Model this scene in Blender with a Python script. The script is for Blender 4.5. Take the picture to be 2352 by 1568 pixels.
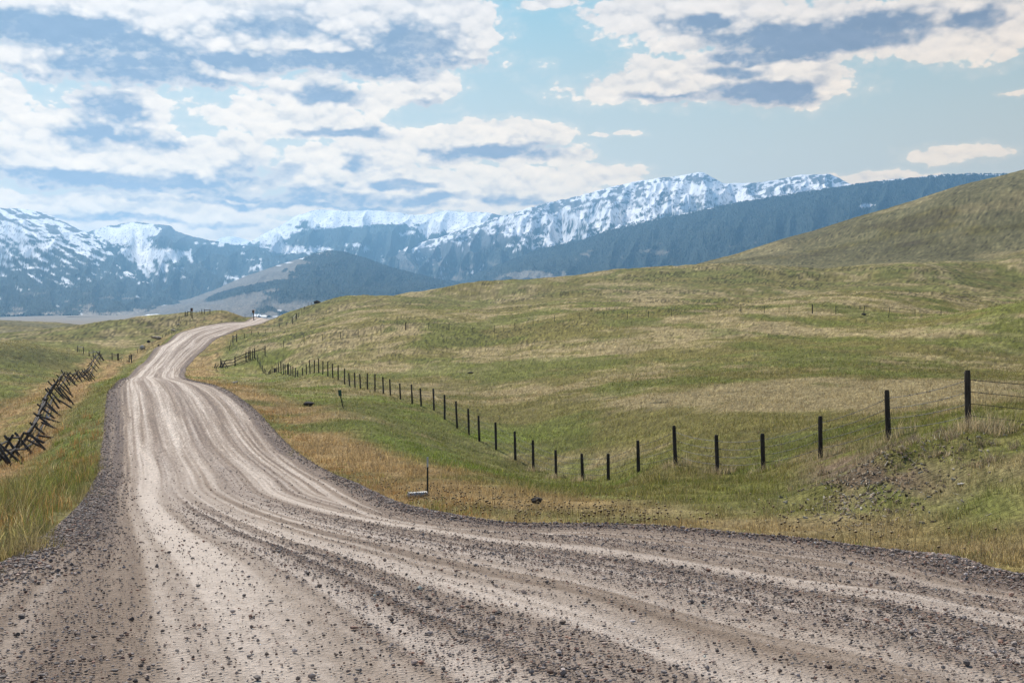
import bpy, math, random
import numpy as np
from mathutils import Vector
random.seed(7)
RNG = np.random.default_rng(7)
for o in list(bpy.data.objects):
    bpy.data.objects.remove(o)
scene = bpy.context.scene
COL = scene.collection

# ------------------------------------------------------------------ camera
CZ = 1.75                       # eye height above the gravel
F = 2613.0                      # focal length in the units the photo was measured in (2352 wide)
cam_d = bpy.data.cameras.new('camera')
cam = bpy.data.objects.new('camera', cam_d)
COL.objects.link(cam)
cam.location = (0, 0, CZ)
cam.rotation_euler = (math.radians(90), 0, 0)
cam_d.sensor_width = 36.0
cam_d.lens = 36.0 * F / 2352.0
cam_d.clip_start = 0.1
cam_d.clip_end = 80000
scene.camera = cam

# ------------------------------------------------------------------ light, sky, exposure
SUN_AZ = math.radians(-24)      # to the left of the view direction
SUN_EL = math.radians(45)
sun_vec = Vector((math.sin(SUN_AZ) * math.cos(SUN_EL), math.cos(SUN_AZ) * math.cos(SUN_EL), math.sin(SUN_EL)))
sun_d = bpy.data.lights.new('sun', 'SUN')
sun_d.energy = 5.0
sun_d.angle = math.radians(0.5)
sun_d.color = (1.0, 0.945, 0.86)
sun = bpy.data.objects.new('sun', sun_d)
sun.rotation_euler = sun_vec.to_track_quat('Z', 'Y').to_euler()
sun.location = (0, 0, 300)
COL.objects.link(sun)

scene.view_settings.view_transform = 'Standard'
scene.view_settings.look = 'None'
scene.view_settings.exposure = 0.42
scene.view_settings.gamma = 1.0
scene.render.engine = 'CYCLES'
scene.cycles.use_denoising = True
scene.cycles.max_bounces = 6
scene.cycles.volume_bounces = 0
scene.cycles.transparent_max_bounces = 4

world = bpy.data.worlds.new('World')
scene.world = world
world.use_nodes = True
WN = world.node_tree
WN.nodes.clear()


class NB:
    """small helper that writes node maths as expressions"""
    def __init__(s, tree):
        s.t = tree

    def node(s, kind, **kw):
        n = s.t.nodes.new(kind)
        for k, v in kw.items():
            setattr(n, k, v)
        return n

    def put(s, sock, v):
        if hasattr(v, 'is_linked'):
            s.t.links.new(v, sock)
        elif v is not None:
            sock.default_value = v

    def m(s, op, a, b=None, c=None, clamp=False):
        n = s.node('ShaderNodeMath', operation=op, use_clamp=clamp)
        s.put(n.inputs[0], a)
        s.put(n.inputs[1], b)
        s.put(n.inputs[2], c)
        return n.outputs[0]

    def vec(s, x, y, z):
        n = s.node('ShaderNodeCombineXYZ')
        for i, v in enumerate((x, y, z)):
            s.put(n.inputs[i], v)
        return n.outputs[0]

    def step(s, v, lo, hi, smooth=True):
        n = s.node('ShaderNodeMapRange', interpolation_type='SMOOTHSTEP' if smooth else 'LINEAR')
        s.put(n.inputs['Value'], v)
        s.put(n.inputs['From Min'], lo)
        s.put(n.inputs['From Max'], hi)
        return n.outputs[0]

    dims = '3D'

    def noise(s, v, scale, detail=4, rough=0.5, dist=0.0):
        n = s.node('ShaderNodeTexNoise', noise_dimensions=s.dims)
        s.put(n.inputs['Vector'], v)
        n.inputs['Scale'].default_value = scale
        n.inputs['Detail'].default_value = detail
        n.inputs['Roughness'].default_value = rough
        n.inputs['Distortion'].default_value = dist
        return n.outputs[0]

    def mix(s, f, a, b):
        n = s.node('ShaderNodeMix', data_type='RGBA')
        s.put(n.inputs[0], f)
        s.put(n.inputs[6], a)
        s.put(n.inputs[7], b)
        return n.outputs[2]

    def mul(s, f, a, b):
        n = s.node('ShaderNodeMix', data_type='RGBA', blend_type='MULTIPLY')
        s.put(n.inputs[0], f)
        s.put(n.inputs[6], a)
        s.put(n.inputs[7], b)
        return n.outputs[2]


def grey(b, v):
    n = b.node('ShaderNodeCombineColor')
    for i in range(3):
        b.put(n.inputs[i], v)
    return n.outputs[0]


def build_world():
    b = NB(WN)
    b.dims = '2D'
    sky = b.node('ShaderNodeTexSky', sky_type='NISHITA', sun_disc=False)
    sky.sun_elevation = SUN_EL
    sky.sun_rotation = SUN_AZ
    sky.altitude = 1400
    sky.air_density = 1.0
    sky.dust_density = 0.6
    sky.ozone_density = 1.0
    tc = b.node('ShaderNodeTexCoord')
    sep = b.node('ShaderNodeSeparateXYZ')
    WN.links.new(tc.outputs['Generated'], sep.inputs[0])
    x, y, z = sep.outputs
    az = b.m('ARCTAN2', x, y)
    el = b.m('ARCSINE', z)
    # bearing and elevation in milliradians
    A = b.m('MULTIPLY', az, 1000.0)
    E = b.m('MULTIPLY', el, 1000.0)
    P = b.vec(A, b.m('MULTIPLY', E, 1.7), 0.0)
    # domain warp
    w1 = b.m('SUBTRACT', b.noise(P, 0.012, 4, 0.6), 0.5)
    Pw = b.vec(b.m('ADD', A, 37.0), b.m('ADD', b.m('MULTIPLY', E, 1.7), 91.0), 4.0)
    w2 = b.m('SUBTRACT', b.noise(Pw, 0.012, 4, 0.6), 0.5)
    Aw = b.m('ADD', A, b.m('MULTIPLY', w1, 70.0))
    Ew = b.m('ADD', E, b.m('MULTIPLY', w2, 26.0))

    def AE(px, row):
        u, w = (px - 1176) / F, (784 - row) / F
        a = math.atan(u)
        return 1000 * a, 1000 * math.atan(w * math.cos(a))

    def field(blobs, ax, ex):
        out = None
        for (cx, cy, rx, ry, k) in blobs:
            a0, e0 = AE(cx, cy)
            dx = b.m('MULTIPLY', b.m('SUBTRACT', ax, a0), F / 1000.0 / rx)
            dy = b.m('MULTIPLY', b.m('SUBTRACT', ex, e0), F / 1000.0 / ry)
            r = b.m('SQRT', b.m('ADD', b.m('MULTIPLY', dx, dx), b.m('MULTIPLY', dy, dy)))
            v = b.m('MULTIPLY', b.m('SUBTRACT', 1.0, r), k)
            out = v if out is None else b.m('SMOOTH_MAX', out, v, 0.12)
        return out

    cover_blobs = CLOUD_COVER
    dark_blobs = CLOUD_DARK
    C = b.m('MAXIMUM', field(cover_blobs, Aw, Ew), -0.8)
    # clouds elsewhere round the sky
    G = b.m('SUBTRACT', b.noise(b.vec(A, b.m('MULTIPLY', E, 3.0), 9.0), 0.0042, 3, 0.5), 0.55)
    away = b.step(b.m('ABSOLUTE', A), 520.0, 700.0)
    high = b.step(E, 330.0, 420.0)
    aside = b.m('MAXIMUM', away, high)
    other = b.m('MULTIPLY', aside, b.m('ADD', b.m('MULTIPLY', G, 4.0), 0.15))
    C = b.m('ADD', C, other)
    n_big = b.m('SUBTRACT', b.noise(P, 0.018, 7, 0.58), 0.5)

    def puffs(px_, scale):
        v = b.node('ShaderNodeTexVoronoi', feature='SMOOTH_F1', voronoi_dimensions='2D')
        WN.links.new(px_, v.inputs['Vector'])
        v.inputs['Scale'].default_value = scale
        v.inputs['Smoothness'].default_value = 0.35
        return b.m('SUBTRACT', 0.5, v.outputs['Distance'])
    Pq = b.vec(b.m('ADD', A, b.m('MULTIPLY', w2, 22.0)), b.m('ADD', b.m('MULTIPLY', E, 1.5), b.m('MULTIPLY', w1, 22.0)), 0.0)
    p1 = puffs(Pq, 0.06)
    p2 = puffs(Pq, 0.15)
    fine = b.m('SUBTRACT', b.noise(P, 0.11, 5, 0.65), 0.5)
    p0 = puffs(Pq, 0.028)
    puff = b.m('ADD', b.m('MULTIPLY', p0, 0.40), b.m('ADD', b.m('MULTIPLY', p1, 0.45), b.m('MULTIPLY', p2, 0.24)))
    dens = b.m('ADD', C, b.m('ADD', b.m('MULTIPLY', n_big, 0.95), b.m('ADD', puff, b.m('MULTIPLY', fine, 0.35))))
    alpha = b.step(dens, 0.0, 0.26)
    wisp = b.m('MULTIPLY', b.step(dens, -0.5, 0.25), 0.22)
    alpha = b.m('MAXIMUM', alpha, wisp)
    # grey undersides and thick cores
    D = field(dark_blobs, Aw, Ew)
    # relief: lit from above
    Pu = b.vec(A, b.m('ADD', b.m('MULTIPLY', E, 1.7), 9.0), 0.0)
    rel = b.m('SUBTRACT', n_big, b.m('SUBTRACT', b.noise(Pu, 0.018, 7, 0.58), 0.5))
    Pqu = b.vec(b.m('ADD', A, b.m('MULTIPLY', w2, 22.0)), b.m('ADD', b.m('ADD', b.m('MULTIPLY', E, 1.5), b.m('MULTIPLY', w1, 22.0)), 3.0), 0.0)
    rel2 = b.m('SUBTRACT', p1, puffs(Pqu, 0.06))
    relief = b.m('ADD', b.m('MULTIPLY', rel, 1.6), b.m('MULTIPLY', rel2, 0.8))
    n_soft = b.m('SUBTRACT', b.noise(b.vec(b.m('ADD', A, 300.0), b.m('MULTIPLY', E, 2.2), 2.0), 0.02, 6, 0.58), 0.5)
    dk = b.m('ADD', b.m('ADD', b.m('MULTIPLY', b.m('MAXIMUM', D, -0.5), 1.8), b.m('MULTIPLY', n_soft, 1.0)), b.m('MULTIPLY', relief, -0.8))
    dk = b.m('ADD', dk, b.m('MULTIPLY', puff, -1.5))
    dk = b.m('ADD', dk, 0.18)
    dark = b.m('MULTIPLY', b.step(dk, -0.42, 1.05), b.m('ADD', 1.0, b.m('MULTIPLY', b.m('ADD', n_big, b.m('MULTIPLY', fine, 0.5)), 0.9)), clamp=True)
    soft = b.m('MULTIPLY', b.step(b.m('ADD', b.m('MULTIPLY', puff, 1.0), relief), 0.10, -0.55), 0.45)
    dark = b.m('MAXIMUM', dark, soft)
    # a thin bright rim where the cloud thins out
    dark = b.m('MULTIPLY', dark, b.m('ADD', 0.45, b.m('MULTIPLY', b.step(dens, 0.15, 0.7), 0.55)))
    low = b.m('MULTIPLY', b.step(E, 290.0, 110.0, False), b.m('SUBTRACT', 1.0, away))            # near the horizon sky and clouds are tinted warm to offset the blue haze
    cdark = b.mix(low, (1.32, 1.34, 1.62, 1), (2.4, 1.8, 1.5, 1))
    cwhite = b.mix(low, (7.3, 6.0, 4.7, 1), (10.9, 7.7, 4.0, 1))
    ccol = b.mix(dark, cwhite, cdark)
    ccol = b.mul(1.0, ccol, grey(b, b.m('ADD', 1.0, b.m('MULTIPLY', relief, 0.38))))
    # clear sky: the Nishita sky, mostly replaced by set tints, warm low down against the haze
    skyc = b.mix(1.0, sky.outputs[0], sky.outputs[0])
    skyc = b.mul(1.0, skyc, SKY_TINT)
    skyc = b.mix(SKY_VEIL, skyc, b.mix(low, (2.3, 3.7, 3.7, 1), (6.8, 5.3, 2.8, 1)))
    skyc = b.mix(aside, skyc, sky.outputs[0])
    ccol = b.mix(aside, ccol, (4.0, 4.2, 4.6, 1))
    col = b.mix(alpha, skyc, ccol)
    bg = b.node('ShaderNodeBackground')
    WN.links.new(col, bg.inputs[0])
    bg.inputs[1].default_value = 0.1
    out = b.node('ShaderNodeOutputWorld')
    WN.links.new(bg.outputs[0], out.inputs[0])


SKY_TINT = (1.0, 1.05, 0.92, 1)
SKY_VEIL = 0.95
CLOUD_COVER = [  # cx, cy, rx, ry (photo units, 2352 wide), weight
    (120, 40, 420, 85, 1.4), (480, 70, 330, 110, 1.5), (800, 60, 300, 120, 1.6), (1010, 75, 150, 95, 1.5), (1100, 100, 70, 55, 1.1),
    (100, 130, 200, 40, 1.1), (380, 165, 300, 40, 1.2), (800, 140, 330, 35, 1.2),
    (10, 230, 65, 60, 1.1), (270, 250, 130, 55, 1.1), (190, 300, 160, 55, 1.2),
    (120, 355, 330, 75, 1.5), (460, 350, 220, 50, 1.4), (300, 410, 400, 35, 1.3),
    (700, 215, 140, 50, 1.2), (660, 270, 190, 45, 1.3), (790, 300, 150, 30, 1.1), (960, 200, 130, 35, 1.1), (850, 240, 60, 40, 0.9),
    (1090, 325, 230, 48, 1.4), (960, 345, 180, 40, 1.2), (800, 370, 140, 45, 1.1), (1250, 360, 90, 30, 1.0),
    (860, 410, 260, 50, 1.3), (1180, 420, 230, 45, 1.3), (1370, 405, 110, 35, 1.2), (1000, 450, 400, 40, 1.1),
    (250, 480, 420, 38, 1.25), (600, 470, 300, 35, 1.0), (420, 520, 330, 30, 1.0), (620, 530, 120, 18, 0.8), (1150, 470, 160, 30, 1.0),
    (1500, 45, 150, 60, 1.4), (1640, 50, 220, 75, 1.4), (1850, 70, 260, 65, 1.5), (2050, 60, 250, 70, 1.4), (2250, 80, 160, 60, 1.3), (2300, 20, 200, 45, 1.3),
    (1640, 175, 230, 55, 1.4), (1480, 205, 200, 38, 1.25), (1800, 190, 180, 55, 1.4), (1890, 150, 75, 40, 1.0), (1790, 128, 170, 25, 1.0),
    (2180, 353, 100, 20, 1.0), (2345, 212, 35, 10, 0.9), (1380, 314, 25, 6, 0.6), (1430, 313, 25, 5, 0.6), (2000, 410, 130, 14, 1.0),
    (1270, 5, 90, 18, 0.9),
]
CLOUD_DARK = [
    (120, 70, 300, 40, 1.2), (300, 130, 220, 55, 1.0), (330, 185, 300, 24, 1.3), (760, 150, 420, 28, 1.4), (950, 110, 150, 60, 1.0), (620, 60, 160, 40, 0.8), (1080, 145, 120, 16, 1.0),
    (60, 165, 60, 22, 0.9), (250, 245, 90, 45, 0.75), (260, 310, 140, 28, 0.7),
    (200, 418, 400, 30, 1.35), (600, 395, 110, 32, 1.1), (480, 445, 400, 14, 0.9), (720, 450, 180, 20, 0.9),
    (745, 215, 80, 26, 0.8), (790, 307, 130, 16, 1.1), (960, 235, 60, 20, 0.9),
    (1140, 350, 160, 20, 1.0), (810, 382, 40, 22, 0.8), (900, 425, 150, 12, 0.9), (950, 455, 150, 16, 0.9), (1180, 465, 80, 14, 0.7),
    (300, 505, 300, 9, 0.7), (700, 470, 400, 10, 0.7),
    (1860, 90, 280, 40, 1.4), (2000, 55, 150, 40, 1.1), (1600, 60, 110, 24, 0.8), (1780, 130, 160, 18, 1.2), (2250, 45, 90, 22, 0.8),
    (1770, 215, 150, 34, 1.3), (1560, 225, 160, 14, 0.9), (1720, 165, 90, 14, 0.6),
]
build_world()

# ------------------------------------------------------------------ helpers: noise, meshes, materials
def at(px, row, d):
    """point of the place seen at (px,row) of the photo, d metres out"""
    return np.array([(px - 1176) / F * d, d, CZ + (784 - row) / F * d])


def _h(ix, iy, seed):
    with np.errstate(over='ignore'):
        h = (ix.astype(np.int64) * 374761393 + iy.astype(np.int64) * 668265263 + seed * 974634721) & 0xFFFFFFFF
        h = ((h ^ (h >> 13)) * 1274126177) & 0xFFFFFFFF
        h = (h ^ (h >> 16)) & 0xFFFFFF
    return h / float(0xFFFFFF)


def vnoise(x, y, seed=0):
    x = np.asarray(x, float); y = np.asarray(y, float)
    ix = np.floor(x); iy = np.floor(y)
    fx = x - ix; fy = y - iy
    fx = fx * fx * fx * (fx * (fx * 6 - 15) + 10)
    fy = fy * fy * fy * (fy * (fy * 6 - 15) + 10)
    a = _h(ix, iy, seed); b = _h(ix + 1, iy, seed); c = _h(ix, iy + 1, seed); d = _h(ix + 1, iy + 1, seed)
    return (a + (b - a) * fx) * (1 - fy) + (c + (d - c) * fx) * fy


def fbm(x, y, octv=4, seed=0, gain=0.5):
    s = 0; a = 1; t = 0
    c, sn = math.cos(0.6), math.sin(0.6)
    for k in range(octv):
        s = s + a * vnoise(x, y, seed + k * 17)
        t += a; a *= gain
        x, y = (c * x - sn * y) * 2.03 + 11.3, (sn * x + c * y) * 2.03 - 7.1
    return s / t


def sstep(lo, hi, v):
    t = np.clip((np.asarray(v, float) - lo) / (hi - lo), 0, 1)
    return t * t * (3 - 2 * t)


def pchip(xs, ys):
    xs = np.array(xs, float); ys = np.array(ys, float)
    h = np.diff(xs); dl = np.diff(ys) / h
    m = np.zeros_like(ys)
    m[0], m[-1] = dl[0], dl[-1]
    for i in range(1, len(xs) - 1):
        if dl[i - 1] * dl[i] > 0:
            w1, w2 = 2 * h[i] + h[i - 1], h[i] + 2 * h[i - 1]
            m[i] = (w1 + w2) / (w1 / dl[i - 1] + w2 / dl[i])

    def f(x):
        x = np.clip(np.asarray(x, float), xs[0], xs[-1])
        i = np.clip(np.searchsorted(xs, x) - 1, 0, len(xs) - 2)
        t = (x - xs[i]) / h[i]
        return ((1 + 2 * t) * (1 - t) ** 2 * ys[i] + t * (1 - t) ** 2 * h[i] * m[i]
                + t * t * (3 - 2 * t) * ys[i + 1] + t * t * (t - 1) * h[i] * m[i + 1])
    return f


def mesh_np(name, V, faces, mat, col=None, smooth=True, parent=None, uv=None, tcol=None):
    """one mesh object from numpy arrays; faces (M,3) or (M,4); col: per-vertex colour"""
    V = np.ascontiguousarray(V, np.float32); faces = np.ascontiguousarray(faces, np.int32)
    n = faces.shape[1]
    me = bpy.data.meshes.new(name)
    me.vertices.add(len(V)); me.vertices.foreach_set('co', V.ravel())
    me.loops.add(faces.size); me.loops.foreach_set('vertex_index', faces.ravel())
    me.polygons.add(len(faces))
    me.polygons.foreach_set('loop_start', np.arange(0, faces.size, n, dtype=np.int32))
    me.polygons.foreach_set('use_smooth', np.full(len(faces), smooth))
    if col is not None:
        a = me.attributes.new('Col', 'FLOAT_COLOR', 'POINT')
        c4 = np.ones((len(V), 4), np.float32); c4[:, :3] = col
        a.data.foreach_set('color', c4.ravel())
    if uv is not None:
        a = me.attributes.new('lane', 'FLOAT_VECTOR', 'POINT')
        v3 = np.zeros((len(V), 3), np.float32); v3[:, :uv.shape[1]] = uv
        a.data.foreach_set('vector', v3.ravel())
    me.update(calc_edges=True)
    me.materials.append(mat)
    o = bpy.data.objects.new(name, me)
    COL.objects.link(o)
    if parent is not None:
        o.parent = parent
    return o


def grid_faces(nr, nc):
    i = np.arange(nr - 1)[:, None] * nc + np.arange(nc - 1)[None, :]
    i = i.ravel()
    return np.stack([i, i + 1, i + nc + 1, i + nc], 1)


def tag(o, label=None, cat=None, group=None, kind=None):
    if label: o['label'] = label
    if cat: o['category'] = cat
    if group: o['group'] = group
    if kind: o['kind'] = kind
    return o


def material(name, rough=0.9, spec=0.2):
    m = bpy.data.materials.new(name)
    m.use_nodes = True
    b = NB(m.node_tree)
    p = m.node_tree.nodes['Principled BSDF']
    p.inputs['Roughness'].default_value = rough
    p.inputs['Specular IOR Level'].default_value = spec
    return m, b, p


def attr(b, name, out='Color'):
    n = b.node('ShaderNodeAttribute', attribute_name=name)
    return n.outputs[out]


def objpos(b):
    return b.node('ShaderNodeTexCoord').outputs['Object']


def bump(b, p, height, strength, dist):
    n = b.node('ShaderNodeBump')
    n.inputs['Strength'].default_value = strength
    n.inputs['Distance'].default_value = dist
    b.put(n.inputs['Height'], height)
    b.put(p.inputs['Normal'], n.outputs[0])


# ------------------------------------------------------------------ the road's course and the lie of the land
RS = [  # metres out, height below the eye, left edge px, right edge px
    (4, -1.60), (5.5, -1.68), (8, -1.87), (11, -2.12), (13, -2.32), (16, -2.62), (21, -3.05), (26, -3.40), (31, -3.68), (40, -3.84), (50, -3.80),
    (60, -3.56), (72, -3.20), (90, -3.30), (115, -3.75), (145, -3.83), (172, -3.65), (205, -1.30), (240, 1.30), (270, 3.35), (300, 4.85), (330, 5.6), (360, 5.6)]
LE = [(2, None, -2.9), (4, None, -3.2), (5.5, None, -3.6), (8, None, -4.25), (11.5, 0, None), (13, 45, None), (16, 112, None), (21, 168, None), (26, 195, None), (31, 212, None), (40, 225, None),
      (50, 232, None), (60, 236, None), (72, 244, None), (90, 263, None), (115, 283, None), (145, 303, None), (172, 318, None), (205, 352, None), (240, 398, None),
      (270, 452, None), (300, 508, None), (330, 565, None), (360, 615, None)]
RE = [(2, None, 13.0), (4, None, 11.0), (7, None, 7.0), (9.7, 2352, None), (11, 2200, None), (12.3, 2000, None), (13.2, 1800, None), (14.1, 1600, None), (14.9, 1400, None),
      (15.9, 1200, None), (17.6, 1050, None), (20.5, 950, None), (24, 880, None), (28, 822, None), (31, 778, None), (40, 680, None), (50, 628, None), (60, 586, None), (72, 530, None),
      (90, 462, None), (115, 430, None), (145, 428, None), (172, 434, None), (205, 474, None), (240, 520, None), (270, 566, None), (300, 606, None), (330, 650, None), (360, 690, None)]


def edge(tab):
    d = [t[0] for t in tab]
    X = [t[2] if t[1] is None else (t[1] - 1176) / F * t[0] for t in tab]
    f = pchip(np.log(d), X)
    return lambda y: f(np.log(np.maximum(np.asarray(y, float), 2.0)))


XL, XR = edge(LE), edge(RE)
zroad = pchip(np.log([r[0] for r in RS]), [r[1] for r in RS])
ROAD_END = 350.0


def lane_t(x, y):
    l, r = XL(y), XR(y)
    return (x - l) / (r - l)


CP = []   # control points of the land: px, row, metres out
for (d, z) in RS:
    row = 784 - z / d * F
    if d >= 11.5:
        CP.append((1176 + float(XL(d)) / d * F, row, d))
    if d >= 9.7:
        CP.append((1176 + float(XR(d)) / d * F, row, d))
    if d < 16:
        CP.append((1176 + F * (float(XL(d)) + 1.5) / d, row, d))
for px in (-1400, -300, 600, 1176, 1800, 2700, 3800):
    CP.append((px, 784 + 1.60 / 4 * F, 4))
for px in (-300, 600, 1300, 2000, 2700):
    CP.append((px, 784 + 1.80 / 7 * F, 7))
CP += [  # left of the road
    (0, 1200, 17), (-300, 1235, 16), (0, 1130, 27), (-300, 1135, 27), (80, 1118, 33), (0, 1065, 44), (-300, 1060, 46), (45, 1050, 50), (100, 980, 62), (160, 1000, 50),
    (110, 935, 75), (180, 930, 75), (140, 890, 102), (200, 903, 88), (175, 878, 122), (205, 864, 150), (230, 828, 180), (250, 848, 160), (0, 905, 95), (-300, 905, 95), (0, 950, 78), (-300, 960, 75),
    (0, 855, 118), (-300, 855, 115), (0, 787, 155), (100, 800, 168), (170, 813, 178), (-300, 775, 150), (0, 797, 205), (100, 808, 215), (182, 815, 228), (260, 827, 210), (300, 833, 195),
    (-300, 790, 215), (340, 810, 205), (370, 793, 238), (0, 775, 295), (-300, 772, 280), (100, 763, 305), (250, 745, 315), (330, 735, 322), (440, 728, 325), (520, 722, 335), (580, 727, 335), (620, 735, 338),
    (160, 788, 260), (280, 786, 262), (395, 766, 280), (0, 800, 420), (250, 782, 450), (440, 775, 450), (600, 775, 470), (0, 785, 620), (250, 790, 650), (600, 790, 650),
    (-300, 735, 900), (0, 741, 900), (100, 746, 900), (187, 756, 900), (320, 775, 900), (600, 790, 900),
    # verge and draw between the road and the fence
    (785, 937, 60), (700, 930, 66), (600, 890, 88), (982, 1137, 23.5), (1100, 1148, 21), (1300, 1160, 20), (1230, 1150, 22), (1600, 1180, 17.7), (1800, 1196, 16.5), (2000, 1203, 15.4),
    (2200, 1243, 12.9), (2352, 1262, 11.5), (1100, 1080, 36), (900, 1020, 44), (1300, 1120, 32), (1600, 1120, 26), (1450, 1110, 34),
    (2050, 1062, 20), (1950, 1090, 21.5), (2226, 1002, 20), (2352, 995, 19.5), (2352, 1100, 15.5), (2150, 1146, 16.4), (2600, 980, 18), (2600, 1150, 13), (1850, 1120, 22), (2040, 1018, 23.5),
    (1885, 1052, 27), (1755, 1088, 29.5), (1648, 1092, 32), (1553, 1073, 34.5), (1466, 1085, 37.5), (1398, 1103, 40.5), (1338, 1103, 43.5), (1277, 1092, 46.5), (1226, 1077, 50), (1184, 1056, 53),
    (1139, 1031, 56), (1100, 1013, 59), (1050, 982, 64), (997, 941, 71), (947, 930, 76), (897, 911, 83), (861, 900, 88), (815, 888, 96), (777, 876, 103), (741, 861, 111), (711, 860, 118), (684, 867, 127),
    (655, 858, 137), (640, 853, 143), (604, 858, 158), (597, 846, 161), (591, 835, 164), (580, 822, 168), (609, 817, 170), (507, 846, 166), (540, 839, 167), (480, 850, 150), (560, 870, 130), (640, 890, 102),
    # the field
    (2100, 975, 28), (2200, 930, 45), (2300, 880, 70), (2352, 830, 100), (2160, 729, 160), (2260, 708, 155), (2352, 692, 150), (2260, 725, 205), (2352, 718, 210), (2600, 660, 150), (2700, 820, 100), (2700, 930, 45),
    (650, 803, 172), (740, 786, 172), (820, 774, 174), (930, 757, 175), (1030, 756, 175), (1135, 763, 175), (1180, 757, 175), (1270, 741, 176), (1385, 733, 176), (1543, 727, 176), (1700, 720, 176),
    (1865, 717, 176), (1980, 720, 176), (2100, 728, 178), (1500, 950, 60), (1500, 850, 100), (1500, 780, 140), (1900, 930, 55), (1900, 830, 95), (1900, 765, 140), (1100, 930, 85), (1100, 850, 120),
    (1100, 800, 150), (900, 850, 125), (800, 830, 140), (1300, 1005, 58), (1700, 1000, 42), (1750, 880, 75), (1300, 880, 95),
    (1100, 712, 240), (1060, 655, 400), (1150, 647, 410), (950, 676, 395), (850, 716, 230), (830, 690, 385), (780, 697, 375), (730, 709, 340), (680, 735, 272), (660, 722, 320), (620, 762, 232), (540, 784, 203),
    (1250, 641, 430), (1300, 690, 260), (1350, 632, 440), (1450, 626, 450), (1500, 690, 260), (1530, 622, 450), (1723, 689, 248), (1900, 670, 252), (2020, 664, 256), (2164, 671, 252), (2260, 697, 236), (1723, 690, 285), (1900, 677, 292), (2020, 670, 298), (2164, 678, 296), (1740, 650, 350), (1660, 613, 455), (1740, 611, 460), (1800, 615, 465),
    (1890, 623, 480), (2010, 642, 370), (2100, 615, 430), (2211, 645, 366), (2285, 672, 322), (2240, 655, 420), (2330, 672, 380), (1300, 668, 330), (1500, 660, 340), (1100, 694, 300), (1100, 696, 330), (1950, 617, 480), (2010, 612, 470), (2200, 608, 495), (2352, 640, 470), (2352, 605, 500), (2700, 630, 330), (2700, 600, 500),
    (1100, 680, 600), (850, 725, 600), (1300, 665, 600), (1500, 640, 580), (1740, 622, 580), (1900, 622, 590), (2050, 610, 600), (2250, 598, 610), (730, 740, 480),
    (1400, 650, 850), (1530, 621, 850), (1600, 600, 850), (1700, 575, 850), (1790, 549, 850), (1850, 545, 850), (1950, 520, 850), (2050, 494, 870), (2200, 446, 880), (2280, 430, 890), (2352, 407, 900), (2650, 345, 950),
    (1900, 585, 720), (2100, 560, 720), (2352, 545, 690), (2300, 480, 780), (2700, 440, 780), (1250, 690, 850), (1000, 730, 850), (2700, 560, 620),
    (-300, 790, 1450), (600, 800, 1450), (1100, 780, 1450), (1530, 680, 1450), (1850, 610, 1450), (2352, 500, 1450), (2700, 420, 1450), (-1200, 900, 90), (-1200, 770, 300), (-1200, 780, 1450), (3600, 700, 150), (3600, 1000, 30), (3600, 500, 500), (3600, 350, 1000)]


def tps(a, b):
    r2 = ((a[:, None, :] - b[None, :, :]) ** 2).sum(2)
    return 0.5 * r2 * np.log(r2 + 1e-12)


CPa = np.array(CP, float)
UK = 4.0
cp_xy = np.stack([(CPa[:, 0] - 1176) / F * UK, np.log(CPa[:, 2])], 1)
cp_s = (784 - CPa[:, 1]) / F
nC = len(cp_xy)
Kc = tps(cp_xy, cp_xy) + np.eye(nC) * 4e-4
Pc = np.concatenate([np.ones((nC, 1)), cp_xy], 1)
sol = np.linalg.solve(np.block([[Kc, Pc], [Pc.T, np.zeros((3, 3))]]), np.concatenate([cp_s, np.zeros(3)]))
GU = np.linspace(-1.0, 1.0, 401)
GD = np.linspace(math.log(4), math.log(1500), 520)
gu, gd = np.meshgrid(GU * UK, GD)
q = np.stack([gu.ravel(), gd.ravel()], 1)
GS = np.concatenate([tps(c, cp_xy) @ sol[:nC] + np.concatenate([np.ones((len(c), 1)), c], 1) @ sol[nC:] for c in np.array_split(q, 40)]).reshape(gu.shape)


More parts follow.
